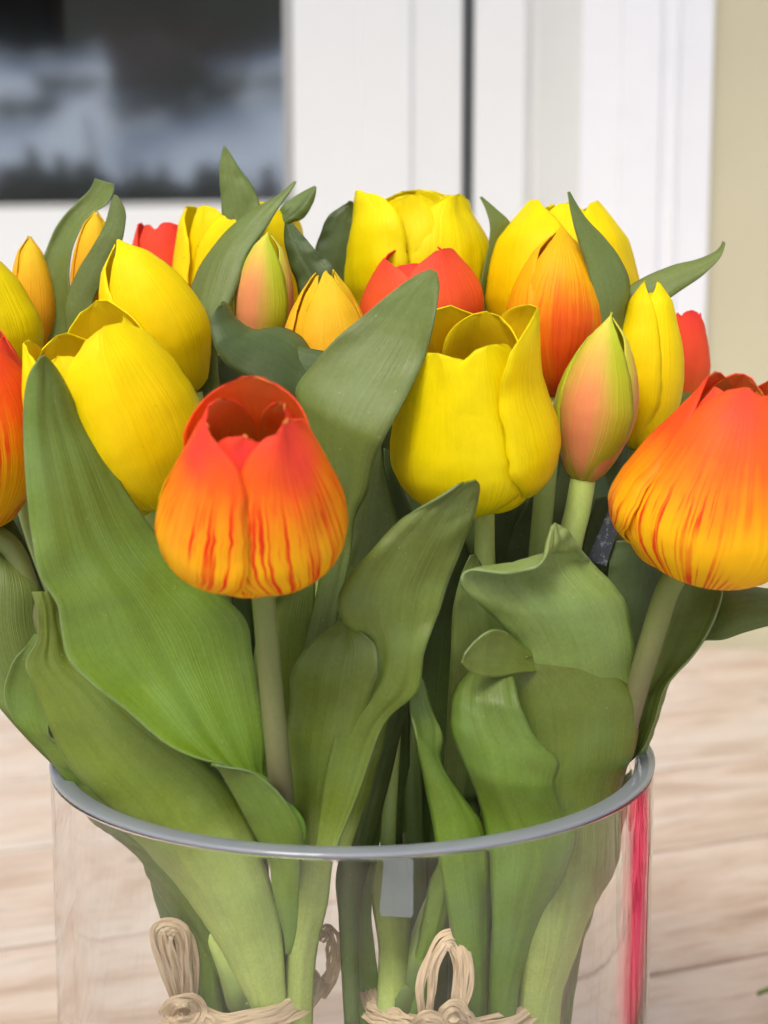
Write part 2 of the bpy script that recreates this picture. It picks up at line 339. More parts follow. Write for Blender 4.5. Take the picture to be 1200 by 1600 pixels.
def mirrored(px, py, dist):              # point in the yard that the pane mirrors at a pixel
    d = ray(px, py); k = (WP - CAM).dot(wnv) / d.dot(wnv); h = CAM + d * k; r_ = (d - wnv * 2 * d.dot(wnv)).normalized(); return h + r_ * dist
for k, (px, py, m) in enumerate([(-40, 232, SHR), (20, 225, SHB), (60, 232, SHB), (110, 240, SHR), (160, 236, SHR), (205, 245, SHR), (240, 205, SHR), (285, 262, SHR), (330, 258, SHB), (372, 262, SHR), (-90, 230, SHR), (430, 250, SHR)]):
    p = mirrored(px, py, 8.0 + (k % 3) * .5); shrub(p.x, p.y, p.z - gz(p.x, p.y), .8, m, 'dark bare shrub in the snow, mirrored in the door glass')
for k, px in enumerate(range(-150, 520, 48)):
    p = mirrored(px, 45 + 45 * math.sin(k * 2.1), 27 + (k % 4)); conifer(p.x, p.y, max(5, p.z + 3 - gz(p.x, p.y)), 'dark conifer across the snowy yard, mirrored in the door glass')
for k, (px, py, hh_) in enumerate([(228, 104, .5), (300, 110, .45), (336, 112, .4), (205, 96, .4), (70, 92, .35), (398, 80, .5), (20, 76, .4), (150, 88, .4), (425, 96, .4), (110, 150, .14), (300, 168, .16), (380, 150, .14), (40, 190, .16), (250, 196, .15)]):
    dd = 8.0; p = mirrored(px, py, dd)
    while p.z > gz(p.x, p.y) and dd < 32: dd += .2; p = mirrored(px, py, dd)
    shrub(p.x, p.y, .2 + hh_ * 1.1, .7 + .3 * (k % 3), SHB if k < 4 else SHR, 'dark bare shrub higher on the snow slope, mirrored in the door glass')
p = mirrored(268, 104, 20); zb = gz(p.x, p.y) - .2
o = empty('garden_shed', (p.x, p.y, zb), 'brown wooden shed on the snow slope, mirrored in the door glass', 'shed')
bm = bmesh.new(); ww, hh = .75, max(.6, mirrored(268, 62, 20).z - zb)
a_ = [bm.verts.new(q) for q in ((-ww, -.7, 0), (ww, -.7, 0), (ww, -.7, hh * .45), (0, -.7, hh), (-ww, -.7, hh * .75))]; b_ = [bm.verts.new(v.co + Vector((0, 1.4, 0))) for v in a_]
bm.faces.new(a_); bm.faces.new(b_[::-1])
for i in range(5): bm.faces.new((a_[i], a_[(i + 1) % 5], b_[(i + 1) % 5], b_[i]))
bmobj('wall', bm, simple('brown_shed_boards', (.10, .055, .045), .8, .4, 3), o)
# ------------------------------------------------------------------ table with planks
t = NT('bleached_pine'); ob = t.obj(); rn = t.rnd()
off = t.n('ShaderNodeCombineXYZ'); t.put(off.inputs[0], t.math('MULTIPLY', rn, 5.0)); t.put(off.inputs[1], t.math('MULTIPLY', rn, 9.0))
va = t.n('ShaderNodeVectorMath', operation='ADD'); t.l(ob, va.inputs[0]); t.l(off.outputs[0], va.inputs[1]); P0 = va.outputs[0]
gr = t.noise(t.map(P0, (3.2, 14, 14)), 1.6, 7, .68, 1.4); gr2 = t.noise(t.map(P0, (16, 130, 130)), 1.0, 5, .65, .6)
big = t.noise(t.map(P0, (3, 10, 10)), 1.0, 4, .6)
col = t.ramp(gr, [(.28, (.33, .22, .15)), (.45, (.50, .38, .295)), (.6, (.60, .50, .42)), (.75, (.48, .385, .31))])
col = t.mix(t.math('MULTIPLY', t.ss(big, .42, .66), .65), col, (.62, .56, .50))
col = t.mix(t.math('MULTIPLY', t.ss(gr2, .5, .66), .42), col, (.34, .24, .17))
vo = t.n('ShaderNodeTexVoronoi'); t.l(t.map(P0, (9, 26, 26)), vo.inputs['Vector']); vo.inputs['Scale'].default_value = 1.0
kn = t.math('SUBTRACT', 1.0, t.ss(vo.outputs['Distance'], .035, .095))
kn = t.math('MULTIPLY', kn, t.ss(t.noise(P0, 14, 2), .5, .6))
col = t.mix(t.math('MULTIPLY', kn, .8), col, (.13, .10, .07))
stn = t.math('MULTIPLY', t.ss(t.noise(t.map(P0, (10, 40, 40), (2, 4, 1)), 1.0, 5, .7), .62, .74), .45)
col = t.mix(stn, col, (.22, .20, .17))
finish(t, col, t.math('ADD', .45, t.math('MULTIPLY', gr, .25)), t.bump(t.math('ADD', gr, t.math('MULTIPLY', gr2, .5)), .35, .0012)); WOOD = t.m
TA = R(20)
td = Vector((math.cos(TA), math.sin(TA), 0)); tn = Vector((-math.sin(TA), math.cos(TA), 0))
seam = (atz(1100, 1507, 0)).dot(tn)
table = empty('wooden_table', (0, 0, GZ), 'bleached pine plank table under the glass vase', 'table')
PW = .150
# planks are clipped to the table's outline (front, back edge along the house)
def tabtop(k):
    n0 = seam + k * PW + .0018; n1 = n0 + PW - .0036
    bm = bmesh.new(); segs = 1
    box(bm, -.95, 1.25, n0, n1, -.035, 0)
    for nrm, co in (((wnv * -1), WP + wnv * .066), (Vector((0, -1, 0)), Vector((0, -.62, 0))), (Vector((1, 0, 0)), Vector((1.1, 0, 0))), (Vector((-1, 0, 0)), Vector((-.85, 0, 0)))):
        M = Matrix.Rotation(-TA, 3, 'Z')
        r_ = bmesh.ops.bisect_plane(bm, geom=bm.verts[:] + bm.edges[:] + bm.faces[:], plane_co=M @ co, plane_no=M @ nrm, clear_outer=True)
        ed = [e for e in r_['geom_cut'] if isinstance(e, bmesh.types.BMEdge)]
        if ed: bmesh.ops.edgeloop_fill(bm, edges=ed)
    if len(bm.faces) < 4: bm.free(); return
    o = bmobj('plank', bm, WOOD, table, (0, 0, -GZ), bevel=.0012); o.rotation_euler = (0, 0, TA)
for k in range(-8, 8): tabtop(k)
bm = bmesh.new(); box(bm, -.7, .95, -.5, -.44, 0, -GZ - .036); bmobj('apron', bm, WOOD, table)
for x, y in ((-.72, -.5), (.98, -.5), (-.72, .75), (.98, .65)):
    bm = bmesh.new(); box(bm, x - .035, x + .035, y - .035, y + .035, 0, -GZ - .0365); bmobj('leg', bm, WOOD, table)
# ------------------------------------------------------------------ glass vase
t = NT('clear_glass'); t.b.inputs['Transmission Weight'].default_value = 1; t.b.inputs['IOR'].default_value = 1.47
t.b.inputs['Roughness'].default_value = 0.0; t.b.inputs['Base Color'].default_value = (.985, .992, .995, 1)
ob = t.obj(); GLASS = t.m
sm1 = t.noise(t.map(ob, (1, 1, .25)), 38, 3, .5); t.l(t.bump(sm1, .25, .0006), t.b.inputs['Normal'])
ro, ri = .095, .0895
prof = [(0, 0.0005), (ro - .004, .0005), (ro - .0012, .0015), (ro, .004), (ro, .006), (ro, .008), (ro, .03), (ro, .08), (ro, .13), (ro, RIMZ - .010), (ro, RIMZ - .0045), (ro, RIMZ - .0030), (ro, RIMZ - .0008), (ro, RIMZ - .0003), (ro - .0003, RIMZ), (ri + .0003, RIMZ), (ri, RIMZ - .0003), (ri, RIMZ - .0008), (ri, RIMZ - .0030), (ri, RIMZ - .0045), (ri, RIMZ - .010), (ri, .13), (ri, .08), (ri, .025), (ri, .018), (ri, .015), (ri - .003, .010), (ri - .006, .0095), (0, .009)]
P = [[(r * math.cos(a), r * math.sin(a), z) for a in [2 * math.pi * i / 160 for i in range(160)]] for r, z in prof]
me = grid_mesh('vase', P, lambda j, i: (i / 160, j / 17), True)
bm = bmesh.new(); bm.from_mesh(me); bmesh.ops.remove_doubles(bm, verts=bm.verts, dist=1e-6); bmesh.ops.recalc_face_normals(bm, faces=bm.faces); bm.to_mesh(me); bm.free()
vase = empty('glass_vase', (0, 0, 0), 'clear glass cylinder vase holding the tulips, blue sky on its thick rim', 'vase'); body = link('body', me, GLASS, vase); (lambda *a: 0)(vase, 'clear glass cylinder vase holding the tulips, blue sky on its thick rim', 'vase')
me.polygons.foreach_set('use_smooth', [True] * len(me.polygons))
t = NT('glass_rim_sky_tint'); gl = t.n('ShaderNodeBsdfGlossy'); gl.inputs['Roughness'].default_value = .07
df = t.n('ShaderNodeBsdfDiffuse'); df.inputs[0].default_value = (.60, .66, .73, 1); tl = t.n('ShaderNodeBsdfTranslucent'); tl.inputs[0].default_value = (.74, .80, .86, 1)  # sky's blue-grey reflection painted into the diffuse rim colour
tp = t.n('ShaderNodeBsdfTransparent'); tp.inputs[0].default_value = (.90, .95, .98, 1); fr = t.n('ShaderNodeFresnel'); fr.inputs[0].default_value = 1.8
m1 = t.n('ShaderNodeMixShader'); m1.inputs[0].default_value = .5; t.l(df.outputs[0], m1.inputs[1]); t.l(tl.outputs[0], m1.inputs[2])
m2 = t.n('ShaderNodeMixShader'); m2.inputs[0].default_value = .30; t.l(m1.outputs[0], m2.inputs[1]); t.l(tp.outputs[0], m2.inputs[2])
m3 = t.n('ShaderNodeMixShader'); t.l(fr.outputs[0], m3.inputs[0]); t.l(m2.outputs[0], m3.inputs[1]); t.l(gl.outputs[0], m3.inputs[2]); t.l(m3.outputs[0], t.out.inputs[0])
pr = [(ri + .0001, -.0014), (ri + .0001, -.0005), (ri + .0003, -.0002), (ri + .0008, .0), (ro - .0008, .0), (ro - .0002, -.0002), (ro + .0002, -.0005), (ro + .0002, -.0008), (ro + .0001, -.0014), (ri + .0002, -.0014), (ri + .0001, -.0014)]
P = [[(r * math.cos(a), r * math.sin(a), RIMZ + .0015 + z) for a in [2 * math.pi * i / 160 for i in range(160)]] for r, z in pr]
me = grid_mesh('rim', P, lambda j, i: (i / 160, j / 10), True)
bm = bmesh.new(); bm.from_mesh(me); bmesh.ops.remove_doubles(bm, verts=bm.verts, dist=1e-6); bmesh.ops.recalc_face_normals(bm, faces=bm.faces); bm.to_mesh(me); bm.free()
rim = link('rim', me, t.m, vase)
# ------------------------------------------------------------------ tulip builders
OPEN = [0, .52, .80, .95, 1.0, .98, .93, .86, .78, .70]
CUP = [0, .45, .74, .92, 1.0, 1.0, .94, .84, .70, .56]
BUD = [0, .44, .74, .92, 1.0, .97, .87, .70, .47, .05]
SLIM = [0, .52, .80, .96, 1.0, .97, .88, .73, .52, .08]
FLARE = [0, .35, .58, .74, .86, .94, .99, 1.0, 1.0, 1.02]
def tube(pts, radii, name, mat, parent, seg=14, sub=8, noise_amp=.0):
    n = len(pts); C = []
    for j in range((n - 1) * sub + 1):
        t_ = min(j / sub, n - 1 - 1e-6); C.append((Vector(cr(pts, t_)), lin(radii, t_ / (n - 1))))
    P = []
    for j, (c, r) in enumerate(C):
        d = (C[min(j + 1, len(C) - 1)][0] - C[max(j - 1, 0)][0]).normalized()
        x = d.cross(Vector((0, 1, .01))).normalized(); y = d.cross(x)
        rowp = []
        for i in range(seg):
            a = 2 * math.pi * i / seg; rr = r * (1 + noise_amp * nz((math.cos(a) * 2, math.sin(a) * 2, c.z * 90)))
            rowp.append(c + (x * math.cos(a) + y * math.sin(a)) * rr - parent.location)
        P.append(rowp)
    P = [[sum(P[0], Vector()) / seg] * seg] + P + [[sum(P[-1], Vector()) / seg] * seg]
    L = len(P)
    o = link(name, grid_mesh(name, P, lambda j, i: (i / seg, j / L), True), mat, parent); return o
def head(T, B, Tp, wpx, prof, spin=0, mat=YEL, outer=3, inner=3, hs=None, tips=.0, am=68, amp=.03, curl=None, tw=.045, blunt=6.0, outer_mat=None, bent=None, ams=None, dip=.045, inside=None):
    """six petals round the axis B -> Tp; spin 0 turns an outer petal to the camera"""
    B = at(*B); Tt = at(*Tp); ax = Tt - B; H = ax.length; a = ax.normalized()
    rad = wpx / 2 / FPX * (B * .55 + Tt * .45 - CAM).dot(cF)
    e0 = Vector((0, -1, 0)); e0 = (e0 - a * e0.dot(a)).normalized(); e1 = a.cross(e0); e1 = e1 if e1.x > 0 else -e1
    kinds = [(0, k) for k in range(outer)] + [(1, k) for k in range(inner)]
    NU, NV = 17, 30
    for q, (ring, k) in enumerate(kinds):
        phi = R(spin) + 2 * math.pi * k / 3 + (math.pi / 3 if ring else 0)
        hk = (hs[q] if hs else 1.0) * (1 - .02 * ring) ; cv = curl[q] if curl else 0; bn = bent[q] if bent else 1.0
        sd_ = random.random() * 50; rs = (1.0, .90)[ring]; AM = R(am) * (1 if ring == 0 else .92)
        P = []
        for j in range(NV + 1):
            t_ = 1 - (1 - (j / NV) ** 1.2) ** 1.45; base = (.62 + .38 * sm(0, .35, t_)) * (ams[q] if ams else 1)
            wv = base * max(0, 1 - t_ ** blunt) ** .52 * (1 + .035 * nz((t_ * 11, sd_, 7)) + .02 * nz((t_ * 34, sd_, 8)))
            row = []; fe = min(1, wv * 2.2)
            for i in range(NU + 1):
                u = -1 + 2 * i / NU; uu = u; u = u * fe
                ts = t_ * (1 + .02 * nz((u * 2.2, sd_, 0)) * sm(.6, 1, t_)) - .012 * abs(u) ** 3 * sm(.5, 1, t_)
                r = lin(prof, min(ts, .9999)) * rs
                r *= 1 + tw * u * sm(.05, .4, t_) - .07 * u * u * sm(.15, .7, t_)
                r *= 1 - .03 * math.exp(-(u / .13) ** 2) * sm(.25, .6, t_) * (1 - sm(.9, 1.0, t_) * .5)    # mid groove
                r += cv * sm(.55, 1, t_) ** 1.5 + (bn - 1) * sm(.0, .5, t_)
                r += amp * (nz((u * 1.3 + sd_, t_ * 2.2, 1)) + .45 * nz((u * 3.6 + sd_, t_ * 5, 4))) * sm(.1, .5, t_)
                r += amp * .5 * nz((t_ * 7, sd_, u)) * u * u * sm(.2, .7, t_)
                ph = phi + uu * AM * wv + .08 * nz((t_ * 2, sd_, 3)) * sm(.3, 1, t_)
                z = ts * H * hk - dip * H * math.exp(-((t_ - .13) / .10) ** 2) * (1 - u * u) + tips * H * max(0, 1 - abs(uu) * 3) * sm(.9, 1, t_)
                p = B + a * z + (e0 * math.cos(ph) + e1 * math.sin(ph)) * max(r, .004) * rad
                row.append(p - T.location)
            P.append(row)
        m = (outer_mat if (outer_mat and ring == 0) else mat)
        me = grid_mesh('petal', P, lambda j, i: (i / NU, j / NV))
        pc = me.polygons[(NV // 2) * NU + NU // 2]; axp = B + a * (pc.center + T.location - B).dot(a)
        if pc.normal.dot(pc.center + T.location - axp) < 0: me.flip_normals()
        o = solid(link('petal', me, m, T), .0004, -1)
        if inside: me.materials.append(inside); o.modifiers[0].material_offset = 1
    return B, a
def tulip(base, label, cat='tulip', group='artificial tulips in the vase'):
    return empty('tulip', base, label, cat, group)
def stem(T, pts, radii=(.0033,), mat=STG, name='stem'):
    return tube([tuple(p) if isinstance(p, Vector) else tuple(at(*p)) for p in pts], list(radii), name, mat, T)
def leaf(T, rows, YA, YB, mat=LF, bulge=(.12,), ripple=.0016, crease=.0, th=.0006, M=16, sub=7, label=None, name='leaf', joined=None, vstart=None):
    """rows: (ax, ay, bx, by) pixel pairs from base to tip; YA/YB: depths in cm of either edge along the leaf"""
    n = len(rows); sd_ = random.random() * 40; Pg = []; v0 = max(0, min(.7, (1560 - (rows[0][1] + rows[0][3]) / 2) / 1100))
    if vstart is not None: v0 = vstart
    NJ = (n - 1) * sub
    for j in range(NJ + 1):
        tt = min(j / sub, n - 1 - 1e-6); s = j / NJ
        ax_, ay, bx, by = cr(rows, tt)
        A = at(ax_, ay, lin(YA, s)); Bp = at(bx, by, lin(YB, s)); Pg.append((A, Bp, s))
    out = []
    for j, (A, Bp, s) in enumerate(Pg):
        j0, j1 = max(j - 2, 0), min(j + 2, NJ)
        tan = ((Pg[j1][0] + Pg[j1][1]) - (Pg[j0][0] + Pg[j0][1])).normalized(); ch = Bp - A; w_ = ch.length
        N_ = ch.cross(tan)
        toC = (CAM - (A + Bp) / 2).normalized()
        N_ = (N_.normalized() if N_.length > 1e-9 else toC)
        if N_.dot(toC) < 0: N_ = -N_
        N_ = (N_ * .6 + toC * .6).normalized()
        bl = lin(bulge, s); row = []
        for i in range(M + 1):
            u = i / M; e = abs(2 * u - 1)
            b = bl * w_ * (4 * u * (1 - u)) ** .8 - crease * w_ * math.exp(-((u - .5) / .09) ** 2)
            rp = ripple * (nz((s * 5 + sd_, u * 1.2, 0)) * (.4 + e * e) + .5 * nz((s * 12 + sd_, u * 3, 5)) * e + .5 * nz((s * 3, u * 6 + sd_, 9)) * .5)
            rp *= min(1, w_ / .012)
            p = A + ch * u + N_ * (b + rp)
            row.append(p - T.location)
        out.append(row)
    me = grid_mesh(name, out, lambda j, i: (i / M, v0 + (1 - v0) * j / NJ))
    if joined: return me
    o = solid(link(name, me, mat, T), th, 0)
    if label: o['label'] = label
    return o
def merge_leaf(T, strips, mat, th=.0006, label=None):
    """one leaf folded over itself: several strips in one mesh"""
    bm = bmesh.new()
    for me in strips: bm.from_mesh(me); bpy.data.meshes.remove(me)
    me = bpy.data.meshes.new('leaf'); bm.to_mesh(me); bm.free()
    o = solid(link('leaf', me, mat, T), th, 0)
    if label: o['label'] = label
    return o
LB = lambda dx=0, dy=0, z=.012: Vector((-.031 + dx, -.020 + dy, z))      # foot of the left bunch
RB = lambda dx=0, dy=0, z=.012: Vector((.033 + dx, -.010 + dy, z))        # foot of the right bunch
# ------------------------------------------------------------------ the tulips, front to back
# 1 orange tulip in front
T = tulip(LB(.012, -.008), 'open orange-red tulip with brown stem, front and centre-left of the vase')
head(T, (396, 888, -8.0), (388, 638, -10.3), 308, [0, .72, .96, 1.0, .95, .87, .77, .66, .55, .44], 58, ORA, blunt=10, inside=INS, hs=[.99, 1.02, .97, 1.0, 1.0, .97], am=66, tw=.03, curl=[.0, .12, .0, -.02, 0, -.03], amp=.05, ams=[1, 1.2, 1, 1, 1, 1], dip=.045)
stem(T, [(408, 905, -8.3), (414, 960, -8.0), (424, 1080, -7.6), (436, 1200, -7.2), (444, 1290, -5.6), (448, 1420, -3.6), (450, 1580, -2.6), LB(.012, -.008)], [.0030, .0031, .0033, .0036, .0040], STB)
# its leaf: big blade, lower left, folded at the foot
l1 = leaf(T, [(472, 1330, 474, 1332), (440, 1245, 472, 1290), (395, 1208, 440, 1240), (330, 1195, 414, 1214), (262, 1165, 412, 1160), (195, 1108, 402, 1085), (145, 1070, 394, 1020), (108, 1030, 386, 972), (97, 985, 352, 934), (90, 945, 312, 902), (62, 900, 268, 858), (50, 845, 236, 822), (42, 770, 205, 780), (38, 700, 168, 716), (38, 640, 134, 662), (45, 590, 106, 606), (56, 562, 84, 570), (66, 556, 70, 557)],
          [-6.6, -7.6, -8.2, -8.0, -7.6, -7.6], [-6.6, -6.4, -6.0, -6.0, -6.3, -7.2], bulge=[.02, .04, -.06, -.04, .03, .08, .10], ripple=.0034, M=26, joined=1)
l2 = leaf(T, [(450, 1484, 455, 1484), (444, 1445, 464, 1450), (430, 1380, 468, 1390), (422, 1340, 471, 1335), (396, 1300, 471, 1292), (374, 1258, 438, 1240), (345, 1205, 395, 1207), (330, 1194, 338, 1196)], [-5.4, -6.2, -7.2, -8.0], [-5.6, -6.6, -7.4, -8.2], bulge=[.3, .3, .2, .08, .02], ripple=.001, joined=1)
merge_leaf(T, [l1, l2], LF, label='broad upright leaf with wavy left edge')
# 2 big yellow tulip, left
T = tulip(LB(-.01, 0), 'large cup-shaped yellow tulip at left, partly behind the tallest front leaf')
head(T, (236, 800, -3.6), (116, 506, -4.9), 268, [0, .62, .88, .98, 1.0, .98, .92, .84, .74, .62], 40, YEL, blunt=7, inside=INY, hs=[.97, 1.04, 1.0, .98, .97, .93], am=64, amp=.05, curl=[.05, .0, -.02, 0, 0, 0])
stem(T, [(234, 796, -3.6), (250, 860, -3.6), (300, 1080, -3.6), (350, 1300, -3.2), (370, 1450, -2.8), (382, 1590, -2.4), LB(-.01, 0)], [.0032, .0034, .0040])
# low folded leaf over the rim, left
leaf(T, [(398, 1600, 458, 1600), (384, 1545, 446, 1545), (345, 1470, 442, 1480), (290, 1392, 432, 1405), (232, 1325, 405, 1325), (172, 1262, 362, 1240), (112, 1200, 300, 1180), (80, 1140, 235, 1135), (55, 1075, 175, 1085), (40, 1036, 118, 1038), (58, 1000, 96, 985), (58, 955, 88, 945), (50, 925, 80, 926)],
     [-3.4, -4.0, -5.2, -6.0, -6.0, -5.6], [-3.8, -4.6, -5.6, -5.8, -5.6, -5.4], LO, bulge=[.42, .40, .25, .12, .06, .05, .08, .2], ripple=.0024, M=24, label='olive green leaf leaning out over the rim with a folded tip')
leaf(T, [(160, 1262, 300, 1240), (110, 1225, 220, 1200), (85, 1195, 130, 1190), (60, 1165, 100, 1165), (25, 1128, 78, 1152), (6, 1085, 74, 1120), (18, 1038, 62, 1060), (40, 1010, 58, 1020), (55, 990, 60, 992)], [-3.6, -4.2, -4.8], [-4.4, -4.8, -5.0], LF, bulge=[.05, .1, -.15, -.25, -.1], ripple=.001)
# 3 tall yellow bud behind it
T = tulip(LB(-.006, .014), 'tall closed yellow tulip with greenish foot, leaning left behind the large yellow one')
head(T, (296, 622, -.6), (182, 374, -1.4), 160, SLIM, 20, YEL, am=80, amp=.03, blunt=3.5, hs=[1, .98, .98, .9, .9, .9])
stem(T, [(300, 615, -.6), (330, 760, -.6), (350, 1000, -.8), (370, 1300, -1), (385, 1580, -1.0), LB(-.006, .014)])
leaf(T, [(330, 1580, 360, 1585), (322, 1500, 352, 1510), (290, 1425, 330, 1440), (250, 1370, 300, 1372), (212, 1325, 262, 1330), (160, 1280, 205, 1290), (148, 1262, 160, 1266)], [-2.6, -4.0, -5.4], [-3.0, -4.4, -5.2], LF, bulge=[.35, .25, .1], ripple=.0014)
# 4 streaked orange tulip cut by the left edge
T = tulip(LB(-.016, .004), 'red-streaked orange tulip cut off by the left edge of the photo')
head(T, (-34, 834, -2.2), (-58, 520, -3.2), 232, OPEN[:8] + [.72, .58], 30, ORL, am=66, inside=INS)
stem(T, [(-25, 828, -2.2), (20, 860, -2.2), (60, 960, -2.4), (150, 1160, -3), (260, 1360, -3), (330, 1590, -2.4), LB(-.016, .004)], [.0033, .0034, .004], STB)
leaf(T, [(150, 1230, 190, 1210), (95, 1205, 150, 1170), (20, 1130, 120, 1100), (-30, 1060, 90, 1040), (-50, 980, 72, 985), (-45, 905, 62, 920), (-30, 868, 35, 890), (-20, 860, -10, 865)], [-2.8, -3.6, -3.0, -2.2], [-2.6, -2.4, -2.2], LT, bulge=[.05, .15, .2, .12], ripple=.001, label='dull grey-green leaf at the left edge')
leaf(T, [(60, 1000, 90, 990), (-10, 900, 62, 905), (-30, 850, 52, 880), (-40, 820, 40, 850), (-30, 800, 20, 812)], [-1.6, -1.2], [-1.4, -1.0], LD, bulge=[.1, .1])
# 5 centre leaf pair around yellow tulip: the centre yellow tulip
T = tulip(RB(-.004, -.006), 'large lemon-yellow tulip with ragged open petals, centre of the bouquet')
head(T, (754, 788, -2.6), (722, 508, -4.6), 268, [0, .68, .93, 1.0, .98, .92, .85, .78, .71, .64], -36, YELG, blunt=9, inside=INY, hs=[.95, 1.05, 1.02, .98, 1.0, 1.0], am=68, amp=.05, curl=[-.04, .20, .0, 0, 0, 0], tw=-.05)
stem(T, [(757, 785, -2.6), (757, 850, -2.8), (757, 900, -3.0), (750, 1050, -3), (735, 1250, -3), (720, 1450, -2.4), (715, 1590, -2.0), RB(-.004, -.006)], [.0030, .0032, .0036])
# 6 tall leaf right of the front tulip
T = tulip(LB(.012, .010), 'small apricot-yellow tulip bud with frayed top, above the tall centre leaf')
head(T, (522, 690, -.6), (508, 424, -.8), 152, SLIM[:8] + [.52, .22], 10, BUDO, am=58, amp=.03, blunt=5)
stem(T, [(522, 685, -.6), (520, 800, -.8), (500, 1000, -1.2), (470, 1300, -1.6), (440, 1590, -1.6), LB(.012, .010)])
leaf(T, [(470, 1330, 500, 1330), (460, 1200, 500, 1180), (470, 1040, 522, 1000), (500, 900, 548, 870), (500, 800, 556, 808), (488, 720, 574, 768), (470, 650, 586, 716), (462, 608, 612, 664), (488, 572, 640, 610), (520, 536, 660, 566), (558, 502, 673, 526), (600, 466, 682, 482), (638, 438, 686, 450), (672, 422, 682, 424)],
     [-3.6, -4.0, -4.6, -4.6, -4.9], [-3.6, -4.4, -5.8, -5.4, -5.2], LT, bulge=[.1, .1, .12, .02, -.05, .06], ripple=.0016, M=22, label='tall pointed grey-green leaf, tip touching the red tulip')
leaf(T, [(560, 660, 588, 716), (510, 640, 530, 690), (462, 612, 500, 660), (400, 590, 470, 640), (352, 565, 420, 620), (334, 528, 352, 560), (332, 498, 336, 520)][::-1][:1] + [(336, 478, 352, 472), (330, 500, 372, 500), (331, 522, 402, 516), (336, 545, 436, 512), (352, 568, 468, 524), (400, 596, 500, 562), (470, 640, 512, 600)][0:0] + [(500, 640, 560, 560), (455, 620, 500, 560), (405, 598, 468, 524), (362, 576, 436, 512), (340, 550, 402, 516), (331, 520, 372, 500), (331, 494, 354, 474), (340, 478, 345, 473)],
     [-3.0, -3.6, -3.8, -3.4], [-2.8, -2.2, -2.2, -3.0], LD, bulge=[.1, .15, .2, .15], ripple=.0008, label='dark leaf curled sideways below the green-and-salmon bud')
# 7 centre leaf with twisted blade (right of the front stem)
T = tulip(LB(.016, -.002), 'green-and-salmon tulip bud standing upright between two dark leaves, upper left')
head(T, (404, 560, .6), (420, 362, .4), 98, SLIM, -18, SAL, am=80, amp=.02, blunt=3, hs=[1, .98, .96, .88, .88, .88])
stem(T, [(404, 555, .6), (410, 700, .2), (440, 900, -.8), (460, 1200, -2), (462, 1590, -2.2), LB(.016, -.002)])
l1 = leaf(T, [(446, 1600, 488, 1600), (450, 1500, 494, 1490), (466, 1400, 512, 1400), (472, 1340, 520, 1335), (452, 1240, 545, 1232), (447, 1160, 566, 1140), (455, 1100, 580, 1080), (456, 1055, 590, 1050), (480, 1012, 586, 1010), (512, 984, 560, 985), (530, 972, 538, 968)], [-3.4, -4.6, -5.8, -6.2, -6.4], [-3.6, -5.0, -6.6, -7.2, -6.6], bulge=[.42, .35, .2, .10, .05, .02], ripple=.0024, joined=1)
l2 = leaf(T, [(494, 1336, 520, 1336), (506, 1232, 560, 1240), (528, 1140, 600, 1132), (560, 1062, 652, 1080), (570, 1010, 662, 1015), (538, 972, 684, 960), (528, 938, 702, 908), (546, 900, 724, 852), (584, 856, 738, 808), (626, 814, 747, 776), (676, 778, 749, 758), (716, 753, 744, 750)], [-6.3, -6.7, -7.0, -7.0, -7.0], [-6.6, -6.7, -6.5, -6.4, -6.9], bulge=[.1, .06, .02, .05, .08, .10], ripple=.0028, M=20, joined=1, vstart=.34)
merge_leaf(T, [l1, l2], LO, label='twisted mid-green leaf with pale right edge, centre')
leaf(T, [(525, 1340, 540, 1340), (545, 1250, 575, 1240), (560, 1180, 600, 1160), (585, 1130, 612, 1110)], [-5, -6], [-4.6, -5.2], LO, bulge=[.2, .2])
leaf(T, [(540, 1600, 560, 1600), (530, 1420, 560, 1430), (535, 1330, 580, 1330), (560, 1230, 610, 1210), (590, 1120, 640, 1100), (610, 1040, 650, 1040)], [-3, -4, -4.4], [-3, -3.4, -3.8], LD, bulge=[.3, .2, .15])
# 8 curled leaves at right front and the bud above them
T = tulip(RB(.006, -.012), 'green-and-salmon tulip bud on a thick stem, right of the centre yellow tulip')
head(T, (910, 758, -2.2), (956, 490, -2.6), 132, BUD, -22, SAL, am=80, amp=.02, blunt=3, hs=[1, .98, .96, .88, .88, .88])
stem(T, [(911, 750, -2.2), (902, 800, -2.2), (890, 850, -2.4), (860, 1000, -2.8), (820, 1250, -3.2), (790, 1500, -3), (780, 1600, -2.6), RB(.006, -.012)], [.0038, .0040, .0044])
leaf(T, [(790, 1180, 985, 1160), (812, 1090, 994, 1085), (812, 1025, 994, 1035), (786, 980, 988, 985), (745, 940, 980, 945), (721, 915, 960, 915), (728, 897, 936, 890), (770, 896, 915, 868), (815, 892, 900, 850), (843, 878, 886, 832), (854, 850, 876, 822), (862, 822, 868, 817)],
     [-4.6, -4.9, -5.9, -6.6, -5.9, -5.2], [-3.0, -4.0, -4.4, -4.2, -4.8, -5.2], LL, bulge=[.05, .05, .03, -.06, -.10, .02, .10], ripple=.0030, M=24, label='pale green curled leaf with two pointed corners')
leaf(T, [(800, 1600, 870, 1600), (808, 1540, 878, 1540), (812, 1470, 904, 1455), (806, 1400, 930, 1395), (800, 1330, 962, 1335), (800, 1260, 968, 1230), (804, 1190, 990, 1172), (800, 1120, 996, 1105), (792, 1080, 976, 1066), (782, 1048, 938, 1040), (800, 1030, 880, 1025), (822, 1027, 838, 1026)],
     [-3.0, -4.4, -5.0, -4.8, -4.8, -5.2], [-2.6, -2.6, -2.6, -3.2, -4.0, -4.6], LO, bulge=[.42, .32, .2, .16, .16, .14, .05], ripple=.0016, M=24, label='broad olive leaf at the right front with rolled top')
